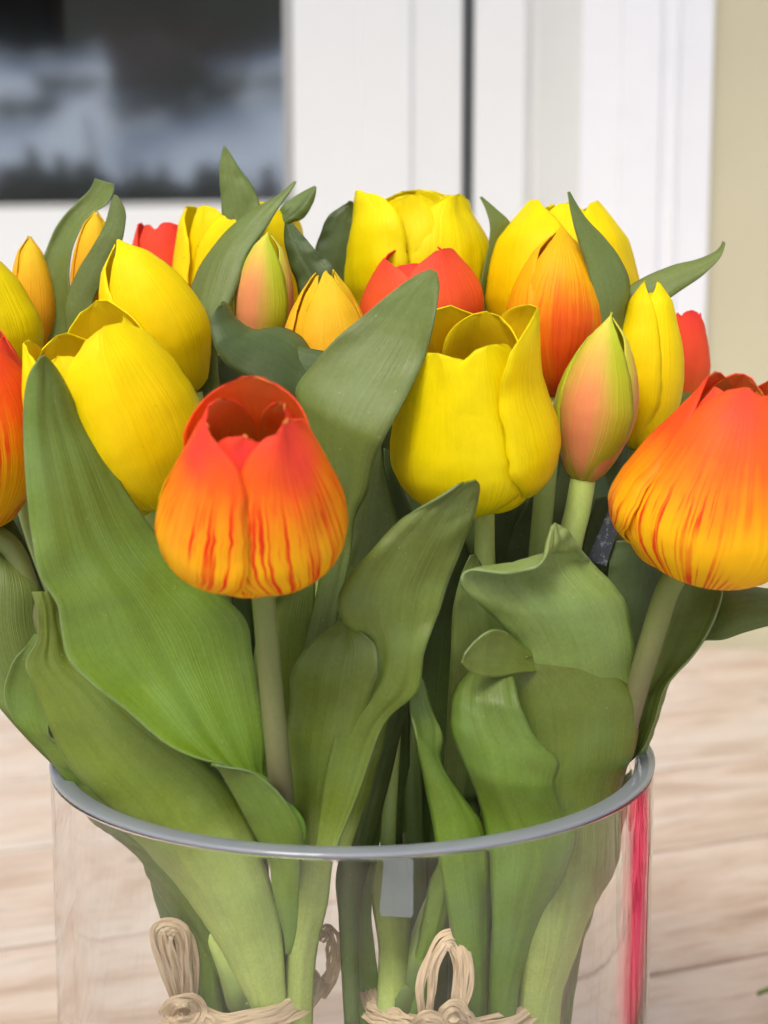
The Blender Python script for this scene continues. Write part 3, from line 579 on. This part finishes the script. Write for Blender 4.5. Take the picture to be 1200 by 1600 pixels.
leaf(T, [(872, 1056, 868, 1030), (842, 1050, 840, 1022), (808, 1052, 812, 1006), (780, 1058, 792, 988), (752, 1057, 766, 985), (733, 1048, 742, 1002), (721, 1036, 726, 1022)], [-4.0, -5.6, -6.4, -6.7], [-4.0, -5.4, -6.4, -6.7], LO, bulge=[.0, -.04, -.06, -.02], ripple=.0006)
# 9 front narrow leaves, right bunch
T = tulip(RB(-.012, -.012), 'red tulip with crumpled top showing above the tall centre leaf')
head(T, (660, 575, 2.4), (654, 392, 1.2), 196, CUP, 48, RED, blunt=9, hs=[1.05, 1.0, .97, .96, 1.0, .98], am=74, amp=.03, curl=[-.05, 0, 0, 0, 0, 0])
stem(T, [(660, 570, 2.4), (650, 800, 1.6), (640, 1100, -.4), (650, 1400, -1.4), (660, 1590, -2), RB(-.012, -.012)])
leaf(T, [(760, 1600, 798, 1600), (764, 1530, 808, 1530), (766, 1450, 838, 1440), (764, 1380, 868, 1370), (762, 1320, 892, 1300), (750, 1260, 876, 1262), (728, 1200, 866, 1225), (708, 1150, 872, 1190), (704, 1110, 838, 1155), (708, 1085, 815, 1110), (718, 1065, 804, 1066), (740, 1046, 796, 1044), (756, 1040, 782, 1038)],
     [-3.6, -5.0, -5.8, -5.4, -4.6], [-3.6, -4.8, -6.4, -6.4, -4.9], LF, bulge=[.42, .35, .25, .16, .12, .1], ripple=.0026, M=22, label='wavy-edged green leaf rising from the right bunch')
leaf(T, [(726, 1600, 756, 1600), (716, 1500, 760, 1500), (700, 1430, 764, 1400), (686, 1350, 762, 1340), (676, 1280, 756, 1292), (662, 1210, 722, 1245), (648, 1150, 690, 1195), (640, 1110, 690, 1150), (640, 1075, 675, 1110), (648, 1050, 660, 1060)], [-3.6, -5.2, -6.2, -5.6], [-3.2, -4.8, -5.6, -5.8], LF, bulge=[.42, .3, .18, .1, .1], ripple=.0018)
# 10 orange tulip, right edge
T = tulip(RB(.016, -.004), 'big streaked orange tulip at the right edge of the photo')
head(T, (1092, 893, -4.6), (1166, 590, -6.2), 328, [0, .72, .95, 1.0, .94, .84, .72, .58, .44, .32], -12, ORL, inside=INS, hs=[1.0, .99, .98, 1.0, 1.0, .97], am=72, amp=.04, blunt=8)
stem(T, [(1060, 890, -4.4), (1040, 930, -4.2), (1018, 1000, -3.9), (996, 1070, -3.5), (960, 1200, -2.8), (900, 1420, -2), (860, 1600, -1.6), RB(.016, -.004)], [.0035, .0036, .0040], STB)
leaf(T, [(985, 1190, 1002, 1175), (990, 1140, 1022, 1130), (992, 1100, 1040, 1075), (1000, 1060, 1078, 1030), (1012, 1010, 1106, 990), (1030, 960, 1124, 945), (1045, 920, 1126, 918), (1060, 900, 1090, 896)], [-1.6, -2.2, -2.4, -2.4], [-2.4, -3.2, -3.6, -3.0], LT, bulge=[.05, -.1, -.15], ripple=.001, label='dark leaf hanging below the right-hand orange tulip')
leaf(T, [(960, 1330, 985, 1250), (985, 1230, 1003, 1180), (998, 1170, 1022, 1140), (1010, 1120, 1040, 1085), (1030, 1070, 1052, 1040)], [-1, -1.4, -2], [-.6, -1, -1.6], LL, bulge=[.1, .1])
leaf(T, [(1020, 1060, 1050, 1060), (1060, 1000, 1090, 1006), (1090, 950, 1130, 1000), (1125, 920, 1175, 984), (1180, 918, 1230, 970), (1230, 925, 1260, 960), (1270, 940, 1275, 945)], [-2, -2, -2.2], [-2.6, -3.2, -3.4], LT, bulge=[.1, .15, .1], ripple=.001, label='grey-green leaf reaching out past the right edge')
leaf(T, [(960, 1120, 1000, 1110), (955, 1020, 1010, 1020), (950, 930, 1040, 930), (952, 880, 1050, 885), (958, 845, 1050, 840)], [-1.6, -1.6], [-1.2, -1.4], LD, bulge=[.1])
# 11 amber tulip
T = tulip(RB(.008, .008), 'closed amber tulip flushed with red, between the two largest yellow flowers at right')
head(T, (866, 628, .0), (874, 352, -.2), 160, BUD, 8, AMB, am=84, amp=.02, blunt=4, hs=[1, .98, .97, .96, .94, .94])
stem(T, [(866, 622, 0), (850, 780, -.4), (830, 1000, -1), (800, 1300, -1.4), (770, 1600, -1.2), RB(.008, .008)])
leaf(T, [(960, 700, 990, 640), (950, 620, 985, 560), (935, 540, 975, 500), (928, 480, 984, 446), (918, 420, 968, 404), (902, 372, 940, 368), (892, 335, 912, 338), (887, 300, 889, 300)], [-.9, -1.4], [-.2, -.6, -1.2], LT, bulge=[.1, .15], ripple=.0006, label='slender dark leaf tip crossing the pale yellow flower')
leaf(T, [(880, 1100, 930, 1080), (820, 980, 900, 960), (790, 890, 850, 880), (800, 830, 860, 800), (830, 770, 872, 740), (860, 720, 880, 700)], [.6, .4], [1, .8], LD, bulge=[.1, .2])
# 12 yellow bud right
T = tulip(RB(.014, .006), 'slim closed yellow tulip standing right of the green-and-salmon bud')
head(T, (1004, 712, -.2), (1018, 440, -.4), 114, SLIM[:8] + [.60, .22], 48, YEL, am=84, amp=.02, blunt=8, hs=[1, .98, 1, .98, .96, .96])
stem(T, [(1000, 705, -.2), (980, 800, -.4), (950, 1000, -.8), (900, 1300, -1), (850, 1600, -.8), RB(.014, .006)], [.0035], STB)
leaf(T, [(930, 640, 960, 650), (930, 560, 955, 570), (942, 498, 962, 520), (965, 462, 995, 500), (1008, 434, 1030, 478), (1050, 416, 1060, 456), (1090, 406, 1098, 430), (1120, 392, 1126, 402), (1131, 377, 1133, 379)], [-.2, .2, 0], [-.6, -.4, -.2], LT, bulge=[.1, .2, .15], ripple=.0006, label='long pointed leaf reaching right across the white casing')
# 13 yellow back right
T = tulip(RB(.004, .016), 'broad pale yellow tulip at the back right, behind the amber one')
head(T, (872, 580, 3.6), (876, 316, 3.4), 242, OPEN[:8] + [.68, .48], 62, YEL, am=66, amp=.03)
stem(T, [(872, 575, 3.6), (850, 800, 2.6), (800, 1100, 1), (760, 1590, 0), RB(.004, .016)])
leaf(T, [(700, 600, 735, 600), (722, 520, 760, 510), (746, 460, 758, 462), (755, 420, 768, 428), (764, 375, 782, 388), (765, 350, 797, 352), (758, 325, 775, 328), (750, 308, 752, 308)], [3.0, 3.0], [3.4, 3.2], LT, bulge=[.1, .1], ripple=.0005, label='small curved leaf tip between the two back yellow tulips')
# 14 yellow back centre
T = tulip(RB(-.010, .012), 'wide open yellow tulip at the back centre, rising above the red one')
head(T, (650, 560, 4.6), (646, 298, 4.2), 230, [0, .5, .76, .9, 1.0, 1.0, .96, .9, .82, .76], 52, YELG, blunt=9, hs=[.96, 1.03, 1.0, 1.0, .98, .98], am=62, amp=.09, curl=[0, .1, .05, 0, 0, 0])
stem(T, [(650, 555, 4.6), (650, 800, 3), (670, 1100, 1), (690, 1590, -.4), RB(-.010, .012)])
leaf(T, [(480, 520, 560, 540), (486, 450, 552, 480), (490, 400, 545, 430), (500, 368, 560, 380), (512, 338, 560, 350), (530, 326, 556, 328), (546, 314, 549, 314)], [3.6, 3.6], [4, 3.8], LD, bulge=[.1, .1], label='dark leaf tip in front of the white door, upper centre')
# 15 yellow back left
T = tulip(LB(.000, .018), 'frilled yellow tulip at the back, hidden by crossing leaves left of centre')
head(T, (380, 575, 4.4), (382, 322, 4.2), 222, [0, .55, .8, .93, 1.0, 1.0, .97, .93, .88, .80], 15, YEL, am=62, amp=.05)
stem(T, [(380, 570, 4.4), (385, 800, 3), (400, 1200, .6), (410, 1590, -.8), LB(0, .018)])
leaf(T, [(300, 760, 345, 700), (302, 650, 345, 620), (296, 560, 340, 560), (290, 510, 350, 500), (293, 466, 374, 440), (312, 418, 386, 398), (350, 370, 412, 360), (392, 330, 434, 328), (430, 310, 452, 302), (461, 284, 463, 285)], [-.2, .4, 1.6, 1.4], [-.4, -.4, .6, 1.2], LT, bulge=[.1, .12, .14], ripple=.0010, M=18, label='long leaf sweeping up to the right in front of the back yellow tulip')
leaf(T, [(345, 470, 400, 440), (346, 400, 405, 380), (348, 350, 408, 330), (345, 300, 396, 296), (344, 262, 374, 264), (350, 229, 353, 229)], [2.4, 2.4], [2.0, 2.2], LT, bulge=[.1, .14], label='tallest leaf tip, pointing up in front of the door glass')
leaf(T, [(400, 400, 420, 400), (430, 345, 448, 353), (442, 322, 474, 340), (470, 302, 489, 316), (492, 291, 494, 293)], [2.6, 2.8], [2.6, 2.8], LF, bulge=[.15, .15])
leaf(T, [(478, 520, 530, 470), (466, 450, 518, 415), (452, 410, 500, 398), (445, 375, 478, 374), (446, 350, 458, 350)], [.9, 1.2], [.6, 1.0], LD, bulge=[.1, .15], label='short dark leaf tip beside the apricot-yellow bud')
# 16 budlet between sheathing leaves, upper left
T = tulip(LB(-.012, .012), 'pale yellow tulip bud wrapped by two tall leaves at upper left')
head(T, (146, 520, 2.2), (150, 330, 2.0), 74, SLIM, 0, BUDO, am=66, amp=.02)
stem(T, [(146, 515, 2.2), (180, 700, 1.6), (260, 1000, 0), (330, 1300, -1), (360, 1590, -1.6), LB(-.012, .012)])
leaf(T, [(80, 620, 140, 600), (66, 530, 125, 520), (60, 470, 112, 470), (62, 425, 108, 420), (72, 390, 118, 372), (92, 348, 140, 335), (120, 316, 165, 320), (140, 296, 176, 300), (149, 279, 177, 287)], [2.8, 2.9, 2.9], [2.6, 2.4, 2.6], LT, bulge=[-.1, -.2, -.15], ripple=.0008, label='broad dark leaf behind the pale bud, upper left')
leaf(T, [(112, 600, 150, 580), (104, 520, 150, 500), (104, 468, 146, 470), (124, 420, 172, 420), (146, 386, 190, 380), (164, 352, 196, 350), (172, 325, 195, 328), (179, 304, 184, 306)], [1.0, 1.2], [.9, 1.1], LT, bulge=[.1, .15], ripple=.0008, label='curved leaf in front of the pale bud, upper left')
# 17 amber bud far left
T = tulip(LB(-.018, .008), 'narrow golden tulip bud at far left against the white door rail')
head(T, (58, 560, 3.0), (46, 370, 3.0), 72, SLIM, 25, BUDO, am=64, amp=.02)
stem(T, [(58, 555, 3.0), (110, 800, 2), (220, 1150, 0), (320, 1590, -1.6), LB(-.018, .008)])
# 18 yellow at left edge
T = tulip(LB(-.02, 0), 'yellow tulip cut off by the left edge, above the streaked orange one')
head(T, (2, 640, .6), (-58, 400, .2), 180, CUP, 50, YELG, am=60, amp=.04)
stem(T, [(2, 630, .6), (60, 850, 0), (180, 1150, -1), (300, 1590, -2), LB(-.02, 0)])
# 19 red back left
T = tulip(LB(-.004, .02), 'red tulip glimpsed at the back left, in front of the white door rail')
head(T, (252, 540, 6.0), (258, 350, 6.0), 116, OPEN, 20, RED, am=62, amp=.04)
stem(T, [(252, 535, 6), (300, 900, 3), (370, 1590, -.6), LB(-.004, .02)])
# 20 red far right
T = tulip(RB(.02, .008), 'red tulip glimpsed at far right behind the slim yellow one')
head(T, (1066, 640, 3.6), (1068, 486, 3.6), 84, OPEN, 10, RED, am=64, amp=.03)
stem(T, [(1066, 635, 3.6), (1020, 850, 2), (930, 1250, 0), (830, 1590, -.6), RB(.02, .008)])
leaf(T, [(1060, 640, 1080, 640), (1064, 600, 1088, 600), (1074, 575, 1096, 578), (1097, 563, 1099, 564)], [3, 3], [3, 3], LT, bulge=[.1])
# 21 tall inner leaves of the right bunch, dark ones shade-coloured to fill its middle
T = tulip(RB(-.016, .0), 'tulip with its flower hidden, its shade-coloured leaves filling the middle of the bouquet')
stem(T, [(618, 1100, -1.6), (612, 1200, -2.2), (606, 1330, -3), (612, 1450, -3.2), (612, 1590, -2.6), RB(-.016, 0)], [.0022, .0024, .0040])
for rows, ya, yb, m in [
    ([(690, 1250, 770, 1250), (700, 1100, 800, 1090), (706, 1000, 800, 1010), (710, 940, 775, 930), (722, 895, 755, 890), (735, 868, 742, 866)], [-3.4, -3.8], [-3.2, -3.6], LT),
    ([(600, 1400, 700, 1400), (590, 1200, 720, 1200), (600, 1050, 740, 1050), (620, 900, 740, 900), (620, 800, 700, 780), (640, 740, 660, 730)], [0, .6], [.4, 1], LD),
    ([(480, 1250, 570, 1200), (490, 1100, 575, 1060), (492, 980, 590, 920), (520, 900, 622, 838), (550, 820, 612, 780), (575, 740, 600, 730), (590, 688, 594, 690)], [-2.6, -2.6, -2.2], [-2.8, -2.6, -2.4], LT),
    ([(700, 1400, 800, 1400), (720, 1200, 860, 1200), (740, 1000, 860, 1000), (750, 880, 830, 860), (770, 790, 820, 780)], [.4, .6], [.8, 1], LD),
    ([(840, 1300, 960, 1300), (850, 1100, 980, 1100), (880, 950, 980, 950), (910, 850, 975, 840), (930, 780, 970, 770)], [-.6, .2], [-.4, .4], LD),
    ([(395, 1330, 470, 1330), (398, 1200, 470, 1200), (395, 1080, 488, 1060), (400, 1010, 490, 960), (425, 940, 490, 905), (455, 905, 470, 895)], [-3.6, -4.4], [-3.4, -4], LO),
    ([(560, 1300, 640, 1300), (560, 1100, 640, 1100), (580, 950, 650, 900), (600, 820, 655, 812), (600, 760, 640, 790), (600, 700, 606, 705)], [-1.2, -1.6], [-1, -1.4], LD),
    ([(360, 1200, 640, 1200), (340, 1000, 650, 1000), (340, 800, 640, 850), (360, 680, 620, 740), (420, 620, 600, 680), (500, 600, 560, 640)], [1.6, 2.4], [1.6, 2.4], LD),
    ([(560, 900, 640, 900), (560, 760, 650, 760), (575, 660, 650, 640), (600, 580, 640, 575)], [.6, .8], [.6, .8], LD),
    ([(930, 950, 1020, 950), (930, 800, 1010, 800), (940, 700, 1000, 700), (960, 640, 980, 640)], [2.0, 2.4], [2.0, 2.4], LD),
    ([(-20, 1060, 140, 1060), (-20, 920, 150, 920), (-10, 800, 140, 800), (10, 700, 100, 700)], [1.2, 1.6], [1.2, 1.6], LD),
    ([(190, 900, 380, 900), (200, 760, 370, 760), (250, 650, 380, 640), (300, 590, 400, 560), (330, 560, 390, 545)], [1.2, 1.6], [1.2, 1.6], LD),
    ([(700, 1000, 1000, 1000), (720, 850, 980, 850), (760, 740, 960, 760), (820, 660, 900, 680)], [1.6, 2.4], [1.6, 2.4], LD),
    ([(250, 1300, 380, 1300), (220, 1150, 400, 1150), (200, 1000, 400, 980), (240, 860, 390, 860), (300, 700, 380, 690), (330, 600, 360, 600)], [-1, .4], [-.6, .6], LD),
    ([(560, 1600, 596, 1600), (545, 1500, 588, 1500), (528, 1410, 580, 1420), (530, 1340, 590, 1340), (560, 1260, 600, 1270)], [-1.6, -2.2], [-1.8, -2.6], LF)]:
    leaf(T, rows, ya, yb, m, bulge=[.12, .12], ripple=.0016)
leaf(T, [(588, 1600, 640, 1600), (590, 1540, 642, 1540), (592, 1480, 640, 1490), (585, 1430, 640, 1430), (580, 1380, 640, 1370), (590, 1330, 630, 1320)], [-3.4, -4.2], [-3.2, -4], LO, bulge=[.45, .42, .3, .2])
T = tulip(RB(-.006, .004), 'tulip with its flower hidden, its thick pale stalk slanting up right inside the vase')
stem(T, [(740, 1250, -2.6), (700, 1370, -3.0), (670, 1450, -3.4), (645, 1530, -3.4), (632, 1600, -3.2), RB(-.006, .004)], [.0034, .0048, .0052, .0056])
leaf(T, [(624, 1600, 672, 1600), (640, 1520, 682, 1510), (655, 1450, 706, 1420), (668, 1390, 722, 1350), (690, 1330, 728, 1310)], [-3.6, -4], [-3.2, -3.6], LF, bulge=[.45, .35, .2])
leaf(T, [(870, 1600, 890, 1600), (880, 1500, 905, 1500), (890, 1420, 928, 1420), (920, 1350, 962, 1340), (940, 1280, 985, 1265), (960, 1220, 992, 1200)], [-1.4, -1.0], [-1.2, -.4, 0], LL, bulge=[.3, .2, .1])
# stalks of the left bunch that show through the glass
T = tulip(LB(-.02, -.008), 'tulip with its flower hidden, its bright green stalks leftmost in the left bunch')
stem(T, [(270, 1440, -3.4), (300, 1480, -3.2), (320, 1540, -3.0), (332, 1600, -3.0), LB(-.02, -.008)], [.0026, .0040, .0044])
stem(T, [(330, 1440, -3.6), (358, 1500, -3.8), (378, 1560, -3.8), (390, 1610, -3.6), LB(-.016, -.012)], [.0026, .0042, .0048])
leaf(T, [(320, 1600, 356, 1600), (305, 1540, 348, 1540), (292, 1480, 330, 1470), (268, 1420, 310, 1420), (240, 1372, 290, 1372), (226, 1340, 262, 1340)], [-2.8, -4], [-3.2, -4.2], LF, bulge=[.4, .3, .15])
# ------------------------------------------------------------------ raffia ties
t = NT('raffia'); uvv, u, v = t.uv(); ob = t.obj()
n1 = t.noise(t.map(uvv, (14, 1.2, 1)), 1.0, 5, .6); n2 = t.noise(ob, 300, 3)
col = t.ramp(n1, [(.3, (.70, .50, .29)), (.5, (.88, .70, .45)), (.72, (.93, .80, .57))])
finish(t, t.mix(t.math('MULTIPLY', n2, .3), col, (.75, .55, .35)), .6, t.bump(n1, .5, .0008), .25); RAF = t.m
def ribbon(parent, pts, widths, name, tilt=0.0, sub=10, fold=.25, M=4, K=6):
    n = len(pts); pts = [tuple(p) if isinstance(p, Vector) else tuple(at(*p)) for p in pts]; C = [Vector(cr(pts, min(j / sub, n - 1 - 1e-6))) for j in range((n - 1) * sub + 1)]
    bm = bmesh.new()
    for k in range(K):
        P = []; sd_ = random.random() * 90; L = len(C)
        for j, c in enumerate(C):
            s = j / (L - 1); d = (C[min(j + 1, L - 1)] - C[max(j - 1, 0)]).normalized()
            toC = (CAM - c).normalized(); side = d.cross(toC).normalized(); nn = side.cross(d).normalized()
            wd = lin(widths, s); a = tilt + .9 * nz((s * 4 + sd_, 0, 0))
            sx = side * math.cos(a) + nn * math.sin(a); sy = nn * math.cos(a) - side * math.sin(a)
            off = side * wd * ((k - (K - 1) / 2) / K * 1.0 + .26 * nz((s * 5 + sd_, 3, 0))) + nn * wd * .22 * nz((s * 6, sd_, 1))
            w1 = wd / K * 1.55 * (1 + .35 * nz((s * 8, sd_, 2)))
            P.append([c + off + sx * (i / M - .5) * w1 + sy * w1 * .45 * nz((i * .7 + sd_, s * 9, 0)) - parent.location for i in range(M + 1)])
        me = grid_mesh('tmp', P, lambda j, i: ((i / M + k) / K, j / L * 3)); bm.from_mesh(me); bpy.data.meshes.remove(me)
    me = bpy.data.meshes.new(name); bm.to_mesh(me); bm.free()
    return solid(link(name, me, RAF, parent), .00015, 0)
def ring_pts(cx, py, Y, rx, ry, a0, a1, n=14, sag=0):
    c = at(cx, py, Y); return [c + Vector((math.cos(a) * rx, math.sin(a) * ry, sag * math.cos(a))) for a in [R(a0 + (a1 - a0) * i / n) for i in range(n + 1)]]
tie = empty('raffia_tie', at(392, 1590, -2.4), 'straw-coloured raffia tied round the left bunch of stems', 'raffia bow', 'raffia ties round the stem bunches')
ribbon(tie, ring_pts(396, 1532, -2.4, .0205, .0245, 186, 356, 14, .0018), [.0060, .0068, .0060], 'band', 0)
ribbon(tie, ring_pts(396, 1548, -2.4, .0195, .0165, -10, 200, 12, .0014), [.0060], 'band', 0)
ribbon(tie, [(290, 1575, -4.0), (275, 1530, -4.2), (258, 1470, -4.4), (262, 1448, -4.4), (285, 1452, -4.3), (292, 1500, -4.1), (298, 1570, -4.0)], [.0028, .0056, .0062, .0056, .0040, .0026], 'loop', .1)
ribbon(tie, [(296, 1578, -3.9), (284, 1530, -4.0), (272, 1480, -4.1), (276, 1458, -4.1), (296, 1470, -4.0), (302, 1530, -3.8), (300, 1575, -3.8)], [.0026, .0046, .0050, .0044, .0026], 'loop', .4)
ribbon(tie, [(500, 1552, -2.2), (518, 1515, -1.8), (524, 1475, -1.8), (512, 1450, -2.2), (500, 1465, -2.6)], [.0035, .0050, .0045, .003], 'loop', .3)
ribbon(tie, [(262, 1582, -4.4), (275, 1562, -4.9), (300, 1558, -4.9), (316, 1574, -4.6), (305, 1592, -4.8), (278, 1594, -4.9), (262, 1582, -4.4)], [.0038], 'knot', 0)
ribbon(tie, [(272, 1580, -4.6), (288, 1600, -4.8), (300, 1640, -4.6), (306, 1680, -4.4)], [.0035, .0045, .004], 'tail', .2)
ribbon(tie, [(305, 1570, -4.5), (330, 1590, -4.7), (370, 1610, -4.8), (420, 1606, -4.6)], [.004, .005, .004], 'strand', .1)
tie = empty('raffia_tie', at(715, 1600, -1.6), 'straw-coloured raffia looped and knotted round the right bunch of stems', 'raffia bow', 'raffia ties round the stem bunches')
ribbon(tie, ring_pts(712, 1530, -1.6, .0280, .0300, 180, 360, 14, .0010), [.0050, .0064, .0050], 'band', 0)
ribbon(tie, ring_pts(712, 1552, -1.6, .0275, .0215, 0, 180, 14, .0015), [.0055], 'band', 0)
ribbon(tie, [(572, 1570, -3.2), (605, 1584, -4.0), (640, 1594, -4.5), (668, 1602, -4.7)], [.0060, .0052, .004], 'strand', .1)
ribbon(tie, [(664, 1592, -4.7), (664, 1550, -4.7), (672, 1500, -4.6), (690, 1468, -4.5), (712, 1470, -4.5), (720, 1510, -4.6), (716, 1560, -4.7), (700, 1595, -4.7)], [.0032, .0054, .0050, .0054, .0060, .005, .0034], 'loop', .1)
ribbon(tie, [(648, 1598, -4.8), (662, 1586, -5.1), (684, 1588, -5.1), (690, 1606, -5.0), (668, 1612, -5.1), (650, 1600, -4.8)], [.0036], 'knot', 0)
ribbon(tie, [(690, 1600, -5.0), (706, 1572, -5.0), (724, 1590, -4.8), (748, 1612, -4.6)], [.004, .0065, .006, .004], 'tail', .2)
ribbon(tie, [(856, 1545, -.8), (864, 1575, -.6), (862, 1620, -.6)], [.002, .003, .002], 'strand', .3)
# ------------------------------------------------------------------ plastic care tags among the stems
t = NT('smoky_plastic'); t.b.inputs['Base Color'].default_value = (.22, .26, .26, 1); t.b.inputs['Roughness'].default_value = .18
tp = t.n('ShaderNodeBsdfTransparent'); mx = t.n('ShaderNodeMixShader'); mx.inputs[0].default_value = .5; t.l(t.b.outputs[0], mx.inputs[1]); t.l(tp.outputs[0], mx.inputs[2]); t.l(mx.outputs[0], t.out.inputs[0]); TAGM = t.m
def tagobj(px0, py0, px1, py1, wpx0, wpx1, Y0, Y1, mat, lab):
    b, e = at(px0, py0, Y0), at(px1, py1, Y1); o = empty('plant_tag', b, lab, 'plastic tag')
    bm = bmesh.new(); d = (e - b); s = d.cross((CAM - b).normalized()).normalized(); n_ = s.cross(d).normalized() * .0003
    w0, w1 = wpx0 / FPX * .36 / 2, wpx1 / FPX * .36 / 2
    q = [Vector(), ] 
    ring = [(-w0, 0), (w0, 0), (w1, .93), (w1 * .86, 1), (-w1 * .86, 1), (-w1, .93)]
    a = [bm.verts.new(s * x + d * y + n_) for x, y in ring]; c = [bm.verts.new(s * x + d * y - n_) for x, y in ring]
    bm.faces.new(a); bm.faces.new(c[::-1])
    for i in range(6): bm.faces.new((a[i], a[(i + 1) % 6], c[(i + 1) % 6], c[i]))
    bmobj('strip', bm, mat, o, bevel=.0002); return o
tagobj(622, 1336, 618, 1428, 46, 54, -4.8, -5.0, TAGM, 'smoky clear plastic tag hanging among the centre stems into the vase')
t = NT('printed_dark_label'); ob = t.obj(); n1 = t.ss(t.noise(ob, 420, 4, .7), .54, .60)
finish(t, t.mix(n1, (.035, .04, .05), (.16, .17, .20)), .35); LAB = t.m
tagobj(932, 880, 962, 800, 34, 26, -1.7, -1.7, LAB, 'dark patterned plastic label tucked in under the right-hand orange tulip')
# ------------------------------------------------------------------ low pink tulips standing right of the vase (seen in its glass), one leaf tip in view
def pinkbunch(X, Y, Z, lean, lab):
    T = empty('tulip', (X, Y, 0.0), lab, 'tulip', 'pink tulips on the table right of the vase')
    B0 = Vector((X + lean * .4, Y, Z)); a = Vector((lean, .05, 1)).normalized()
    for k in range(6):
        P = []; phi = 2 * math.pi * k / 6
        for j in range(13):
            t_ = j / 12; wv = .62 * max(0, 1 - t_ ** 4) ** .5
            P.append([B0 + Vector((math.cos(phi + u * wv) * lin(CUP, t_) * .030 * (1 - .1 * (k % 2)) , math.sin(phi + u * wv) * lin(CUP, t_) * .030 * (1 - .1 * (k % 2)), 0)) + a * t_ * .075 - T.location for u in [-1 + i / 4 for i in range(9)]])
        solid(link('petal', grid_mesh('petal', P, lambda j, i: (i / 8, j / 12)), PNK, T), .0007, -1)
    tube([(X, Y, .0), (X + lean * .1, Y, Z * .5), tuple(B0)], [.003], 'stem', STG, T, 8, 4)
    for k in range(2 if Z > .045 else 0):
        P = []; a_ = 1.2 + k * 3 + X * 20
        for j in range(13):
            s = j / 12; wd = .014 * math.sin(math.pi * (.12 + .88 * s)) + .001; c = Vector((X + math.cos(a_) * .05 * s * s, Y + math.sin(a_) * .05 * s * s, Z * .95 * s))
            P.append([c + Vector((-math.sin(a_), math.cos(a_), 0)) * wd * q + Vector((math.cos(a_), math.sin(a_), 0)) * (-.006 * q * q) - T.location for q in (-1, -.5, 0, .5, 1)])
        solid(link('leaf', grid_mesh('leaf', P, lambda j, i: (i / 4, j / 12)), LF, T), .001, 0)
for X, Y, Z, ln in [(.29, .20, .03, .1), (.33, .25, .07, -.05), (.37, .21, .08, .1), (.33, .32, .03, .15), (.37, .30, .09, .0), (.42, .26, .10, .1), (.39, .37, .07, .1), (.33, .15, .04, .05), (.38, .13, .08, 0), (.44, .34, .05, 0), (.30, .26, .02, 0), (.220, .155, .004, .02), (.224, .115, .006, .02), (.238, .195, .01, .02), (.262, .155, .012, .02), (.226, .07, .004, .02), (.256, .235, .015, .02), (.285, .19, .02, 0), (.27, .10, .02, 0)]:
    pinkbunch(X, Y, Z, ln, 'pink tulip standing on the table right of the vase, mirrored in its glass')
q = atz(1186, 1576, 0.004)
T = empty('fallen_leaf', q + Vector((.03, 0, -.004)), 'small green leaf tip on the table at the bottom right corner', 'leaf')
P = []
for j in range(9):
    s = j / 8; c = q + Vector((.04 * (1 - s), .004 * s, .004 + .006 * math.sin(s * 3))); wd = .009 * (1 - s) ** .7 + .0003
    P.append([c + Vector((0, wd * (u - .5), .004 * abs(u - .5))) - T.location for u in (0, .25, .5, .75, 1)])
solid(link('blade', grid_mesh('blade', P, lambda j, i: (i / 4, j / 8)), LF, T), .0008, 0)
